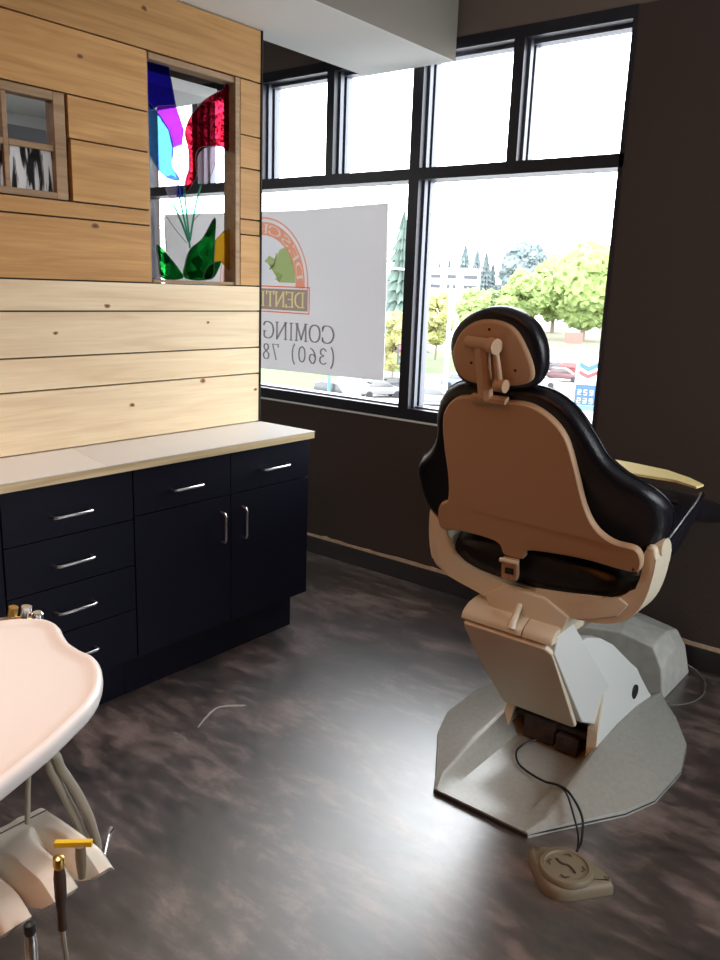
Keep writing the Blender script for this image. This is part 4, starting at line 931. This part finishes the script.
con = [(432, .037, 2.2, 'thin dark conifer on the skyline beside the mullion'), (441, .040, 2.4, 'dark conifer directly behind the office roof left end'), (456, .056, 5.0, 'tallest dark conifer behind the white office building'),
       (468, .052, 4.5, 'dark conifer behind the office roof right end'), (477, .048, 4.2, 'dark conifer just right of the office building'), (485, .035, 4.0, 'short dark conifer in the gap right of the office'),
       (553, .036, 3, 'small conifer between the two dark clumps'), (571, .056, 3.4, 'slim dark conifer over the lime trees'), (580, .055, 4.6, 'bushier dark conifer over the largest lime tree'), (599, .060, 5, 'dark conifer cut by the right window jamb'), (609, .055, 5, 'rearmost dark conifer beside the right jamb')]
for i, (px, t, r, lb) in enumerate(con):
    d = 300+(i % 4)*22; x, y = ang(px, d); tree_conifer(x, y, GZ, HZ(t*.96, d)-GZ, r*1.35, LM['dark'], lb, GRP, seed=20+i)
x, y = ang(524, 290); tree_broad(x, y, GZ, HZ(.055, 290)-GZ, 9.5, LM['dark'], 'large round dark evergreen above the headrest, on the skyline', seed=71, n=46, name='evergreen_tree')
x, y = ang(507, 316); tree_broad(x, y, GZ, HZ(.042, 316)-GZ, 6, LM['dark'], 'dark evergreen at left of the large round one on the skyline', seed=72, n=30, name='evergreen_tree')
# low distant tree line as terrain
bm = B(); rnd = random.Random(5); top = []
for i in range(60):
    px = 262+ (640-262)*i/59; x, y = ang(px, 430); top.append((x, y, HZ(.010+.010*noise.noise(Vector((i*.35, 0, 0))), 430)))
lo = [(x, y, GZ) for x, y, z in top]; bk_ = [(x*1.06, y*1.06, GZ) for x, y, z in top]
for i in range(59):
    a = [bm.verts.new(p) for p in (lo[i], lo[i+1], top[i+1], top[i])]; bm.faces.new(a)
    a = [bm.verts.new(p) for p in (top[i], top[i+1], bk_[i+1], bk_[i])]; bm.faces.new(a)
bmesh.ops.remove_doubles(bm, verts=bm.verts, dist=.01)
struct(obj('hills', bm, hazy))
# white office building
x, y = ang(455, 175)
ob_ = thing('office_building', 'white two storey office building with dark window strips on the skyline', 'building', (x, y, GZ))
q = math.radians(-31.8); ux_, uy_ = math.cos(q), -math.sin(q)   # along the facade
def fac(u, v, z): return (x+u*math.cos(q)+v*math.sin(q), y-u*math.sin(q)+v*math.cos(q), z)
wht = mat('white_render', (0.475, 0.475, 0.482), .8)
def fbox(name, u0, u1, v0, v1, z0, z1, m, par, **k):
    bm = B(); add_prism(bm, [fac(u0, v0, z0), fac(u1, v0, z0), fac(u1, v1, z0), fac(u0, v1, z0)], [fac(u0, v0, z1), fac(u1, v0, z1), fac(u1, v1, z1), fac(u0, v1, z1)]); return obj(name, bm, m, par, **k)
fbox('wall', -7.5, 3.6, 0, 9, GZ, 5.6, wht, ob_); fbox('roof', -7.8, 3.9, -.3, 9.3, 5.6, 6.0, wht, ob_)
wm = mat('dark_window_glass', (0.033, 0.036, 0.046), .3)
for zz in (3.9, 1.9):
    for u0, u1 in ((-6.6, -4.6), (-3.2, -1.4), (.2, 3.0)): fbox('window', u0, u1, -.05, .0, zz, zz+.75, wm, ob_)
# street furniture
metal = mat('pale_pole_paint', (0.436, 0.449, 0.462), .5)
x0, y0 = ang(444, 74)
sl = thing('street_light', 'white street light pole rising in front of the white office building', 'street light', (x0, y0, GZ))
bm = B(); add_tube(bm, [(x0, y0, GZ), (x0, y0, 2.2)], .2, 10, 1, radii=(.22, .14)); obj('pole', bm, metal, sl, smooth=True)
bm = B(); add_tube(bm, [(x0, y0, 2.0), (x0+.6, y0+.1, 2.2), (x0+1.4, y0+.2, 2.25)], .07, 8, 4); add_box(bm, x0+1.2, x0+2.0, y0, y0+.35, 2.15, 2.3, bev=.03); obj('lamp_head', bm, metal, sl)
x0, y0 = ang(330, 70)
tp2 = thing('lamp_post', 'teal lamp post standing behind the banner near the lawn', 'lamp post', (x0, y0, GZ)); teal = mat('teal_paint', (0.046, 0.112, 0.119), .5)
bm = B(); add_tube(bm, [(x0, y0, GZ), (x0, y0, -3.0)], .15, 10, 1, radii=(.17, .12)); obj('pole', bm, teal, tp2, smooth=True)
bm = B(); add_lathe(bm, [(.1, 0), (.3, .1), (.33, .4), (.15, .6)], (x0, y0, -3.0), 'z', 12); obj('lantern', bm, teal, tp2)
x0, y0 = ang(411, 45)
ts = thing('traffic_signal', 'traffic signal with red light lit beside the thick window mullion', 'traffic light', (x0, y0, GZ))
bm = B(); add_tube(bm, [(x0, y0, GZ), (x0, y0, 2.7)], .12, 10, 1, radii=(.16, .10)); obj('pole', bm, metal, ts, smooth=True)
x2, y2 = ang(386, 45.5); bm = B(); add_tube(bm, [(x0, y0, 2.5), (x2, y2, 2.62)], .05, 8, 1); obj('mast_arm', bm, metal, ts)
x2, y2 = ang(400.5, 44.8); bm = B(); add_box(bm, x2-.17, x2+.17, y2-.15, y2+.15, -2.5, -1.35, bev=.03); hs_ = obj('signal_housing', bm, mat('black_signal_paint', (0.02, 0.023, 0.026), .5), ts)
bm = B(); add_tube(bm, [(x2, y2, -1.9), (x0, y0, -1.9)], .04, 6, 1); obj('bracket', bm, metal, ts)
vd = Vector((-x2, -y2, 0)).normalized()
for k, (cc, e) in enumerate((((.9, .03, .05), 2.0), ((.12, .08, .02), 0), ((.02, .1, .06), 0))):
    c = Vector((x2, y2, -1.55-.37*k))+vd*.24; bm = B(); add_tube(bm, [c-vd*.05, c], .12, 14, 1); obj('signal_lens', bm, mat('signal_lens_%d' % k, cc, .4, emit=(cc, e) if e else None), hs_)
# gas station price sign
x0, y0 = ang(594.5, 60); q = math.radians(-21.0)
gs = thing('price_sign', 'fuel station price sign with blue panel and chevron emblem at the right window jamb', 'sign', (x0, y0, GZ))
def sgn_box(name, u0, u1, z0, z1, m, d0=0, d1=.3, par=None, label=None):
    bm = B(); P = lambda u, v, z: (x0+u*math.cos(q)+v*math.sin(q), y0-u*math.sin(q)+v*math.cos(q), z)
    add_prism(bm, [P(u0, d0, z0), P(u1, d0, z0), P(u1, d1, z0), P(u0, d1, z0)], [P(u0, d0, z1), P(u1, d0, z1), P(u1, d1, z1), P(u0, d1, z1)]); return obj(name, bm, m, par or gs, label=label)
def sgn_poly(name, pts, m, d0, par=None, label=None):
    bm = B(); P = lambda u, v, z: (x0+u*math.cos(q)+v*math.sin(q), y0-u*math.sin(q)+v*math.cos(q), z)
    add_prism(bm, [P(u, d0-.02, z) for u, z in pts], [P(u, d0, z) for u, z in pts]); return obj(name, bm, m, par or gs, label=label)
wp = mat('sign_white', (0.475, 0.475, 0.488), .6); bp_ = mat('sign_blue', (0.017, 0.059, 0.125), .6); rp_ = mat('sign_red', (0.178, 0.03, 0.036), .6); tq = mat('sign_turquoise', (0.066, 0.145, 0.165), .6)
sgn_box('sign_cabinet', -.85, .95, -6.6, -2.7, wp)
sgn_box('post', -.6, -.3, GZ, -6.6, metal); sgn_box('post', .4, .7, GZ, -6.6, metal)
sgn_poly('chevron', [(-.62, -3.05), (0, -3.35), (.62, -3.05), (.62, -3.40), (0, -3.72), (-.62, -3.40)], mat('chevron_blue', (0.023, 0.086, 0.165), .6), -.01, label='blue chevron')
sgn_poly('chevron', [(-.62, -3.62), (0, -3.92), (.62, -3.62), (.62, -3.92), (0, -4.22), (-.62, -3.92)], rp_, -.01, label='red chevron')
pp = sgn_poly('price_panel', [(-.78, -6.1), (.85, -6.1), (.85, -4.65), (-.78, -4.65)], bp_, -.01)
sgn_poly('price_footer', [(-.85, -6.5), (.95, -6.5), (.95, -6.14), (-.85, -6.14)], tq, -.01)
def segs(ch):
    return {'2': 'abged', '5': 'afgcd', '9': 'abcdfg', '3': 'abgcd'}[ch]
for row, (s, zt) in enumerate((('259', -5.0), ('239', -5.6))):
    P = lambda u, v, z: (x0+u*math.cos(q)+v*math.sin(q), y0-u*math.sin(q)+v*math.cos(q), z)
    for k, chh in enumerate(s):
        bmd = B(); u0 = -.60+k*.42; W, H_, t = .24, .38, .05
        R4 = dict(a=(0, W, H_-t, H_), g=(0, W, H_/2-t/2, H_/2+t/2), d=(0, W, 0, t), f=(0, t, H_/2, H_), b=(W-t, W, H_/2, H_), e=(0, t, 0, H_/2), c=(W-t, W, 0, H_/2))
        for sg_ in segs(chh):
            a0, a1, b0, b1 = R4[sg_]
            add_prism(bmd, [P(u0+a0, -.045, zt-H_+b0), P(u0+a1, -.045, zt-H_+b0), P(u0+a1, -.045, zt-H_+b1), P(u0+a0, -.045, zt-H_+b1)], [P(u0+a0, -.032, zt-H_+b0), P(u0+a1, -.032, zt-H_+b0), P(u0+a1, -.032, zt-H_+b1), P(u0+a0, -.032, zt-H_+b1)])
        obj('price_digit', bmd, wp, pp)
# roadside sign in the distance
x0, y0 = ang(575, 150)
rs = thing('roadside_sign', 'small pinkish red board sign on the far verge under the lime trees', 'sign', (x0, y0, GZ)); q = math.radians(-24)
sgn_box('sign_board', -1.6, 1.6, -6.9, -5.0, mat('faded_red_sign', (0.198, 0.092, 0.073), .7), par=rs); sgn_box('post', -1.5, -1.3, GZ, -6.9, metal, par=rs); sgn_box('post', 1.3, 1.5, GZ, -6.9, metal, par=rs)
# cars
def car(px, d, yawdeg, col, label, suv=False, L_=4.5):
    x0, y0 = ang(px, d); t = thing('car', label, 'car', (x0, y0, GZ+.0), 'cars on the street below the window')
    q = math.radians(yawdeg); H_ = 1.75 if suv else 1.45; W = .9
    Pt = lambda u, v, z: (x0+u*math.cos(q)-v*math.sin(q), y0+u*math.sin(q)+v*math.cos(q), GZ+.06+z)
    k = L_/4.5
    lo_ = [(-2.25, .3), (-2.25, .75), (-2.1, .95), (-1.6, 1.0), (1.0, .95), (1.9, .85), (2.22, .65), (2.25, .3)]
    hi = [(-1.9 if suv else -1.6, .95), (-1.75 if suv else -1.05, H_-.05), (-1.0, H_), (.2, H_), (.55, H_-.08), (1.15, .93)]
    bm = B(); add_prism(bm, [Pt(u*k, -W, z) for u, z in lo_], [Pt(u*k, W, z) for u, z in lo_], bev=.06); obj('car_body', bm, mat('car_paint_%d' % px, col, .35), t, smooth=40)
    bm = B(); add_prism(bm, [Pt(u*k, -W*.82, z) for u, z in hi], [Pt(u*k, W*.82, z) for u, z in hi], bev=.05); obj('car_cabin', bm, mat('car_glass_%d' % px, tuple(c*.35+.03 for c in col), .2), t, smooth=40)
    bm = B(); add_prism(bm, [Pt(u*k, -W*.78, H_-.06) for u in (-1.3, .3)]+[Pt(u*k, W*.78, H_-.06) for u in (.3, -1.3)], [Pt(u*k, -W*.78, H_+.02) for u in (-1.3, .3)]+[Pt(u*k, W*.78, H_+.02) for u in (.3, -1.3)]); obj('car_roof', bm, bpy.data.materials['car_paint_%d' % px], t)
    for u in (-1.4, 1.4):
        for v in (-W+.1, W-.1):
            bm = B(); c0 = Vector(Pt(u*k, v-.11, .27)); c1 = Vector(Pt(u*k, v+.11, .27)); add_tube(bm, [c0, c1], .33, 16, 1); obj('wheel', bm, M['black'], t)
car(337, 71, 10, (0.053, 0.059, 0.066), 'dark grey suv in front of the lawn, below the banner', True)
car(380, 76, 60, (0.149, 0.149, 0.149), 'small pale grey car between the suv and the window mullion')
car(396, 79, 55, (0.04, 0.043, 0.053), 'dark car half hidden by the left edge of the mullion')
car(433, 72, 35, (0.139, 0.145, 0.155), 'silver sedan just right of the mullion, left of the chair')
car(461, 86, 30, (0.119, 0.139, 0.182), 'bluish car behind the headrest left side')
car(544, 91, 25, (0.198, 0.205, 0.211), 'pale silver car right of the chair headrest')
car(559, 108, 60, (0.073, 0.066, 0.086), 'dark purple grey car turned away on the lot')
car(567, 99, 15, (0.083, 0.033, 0.036), 'dark red car in front of the bright red one')
car(579, 104, 20, (0.247, 0.013, 0.017), 'bright red car beside the price sign', True)
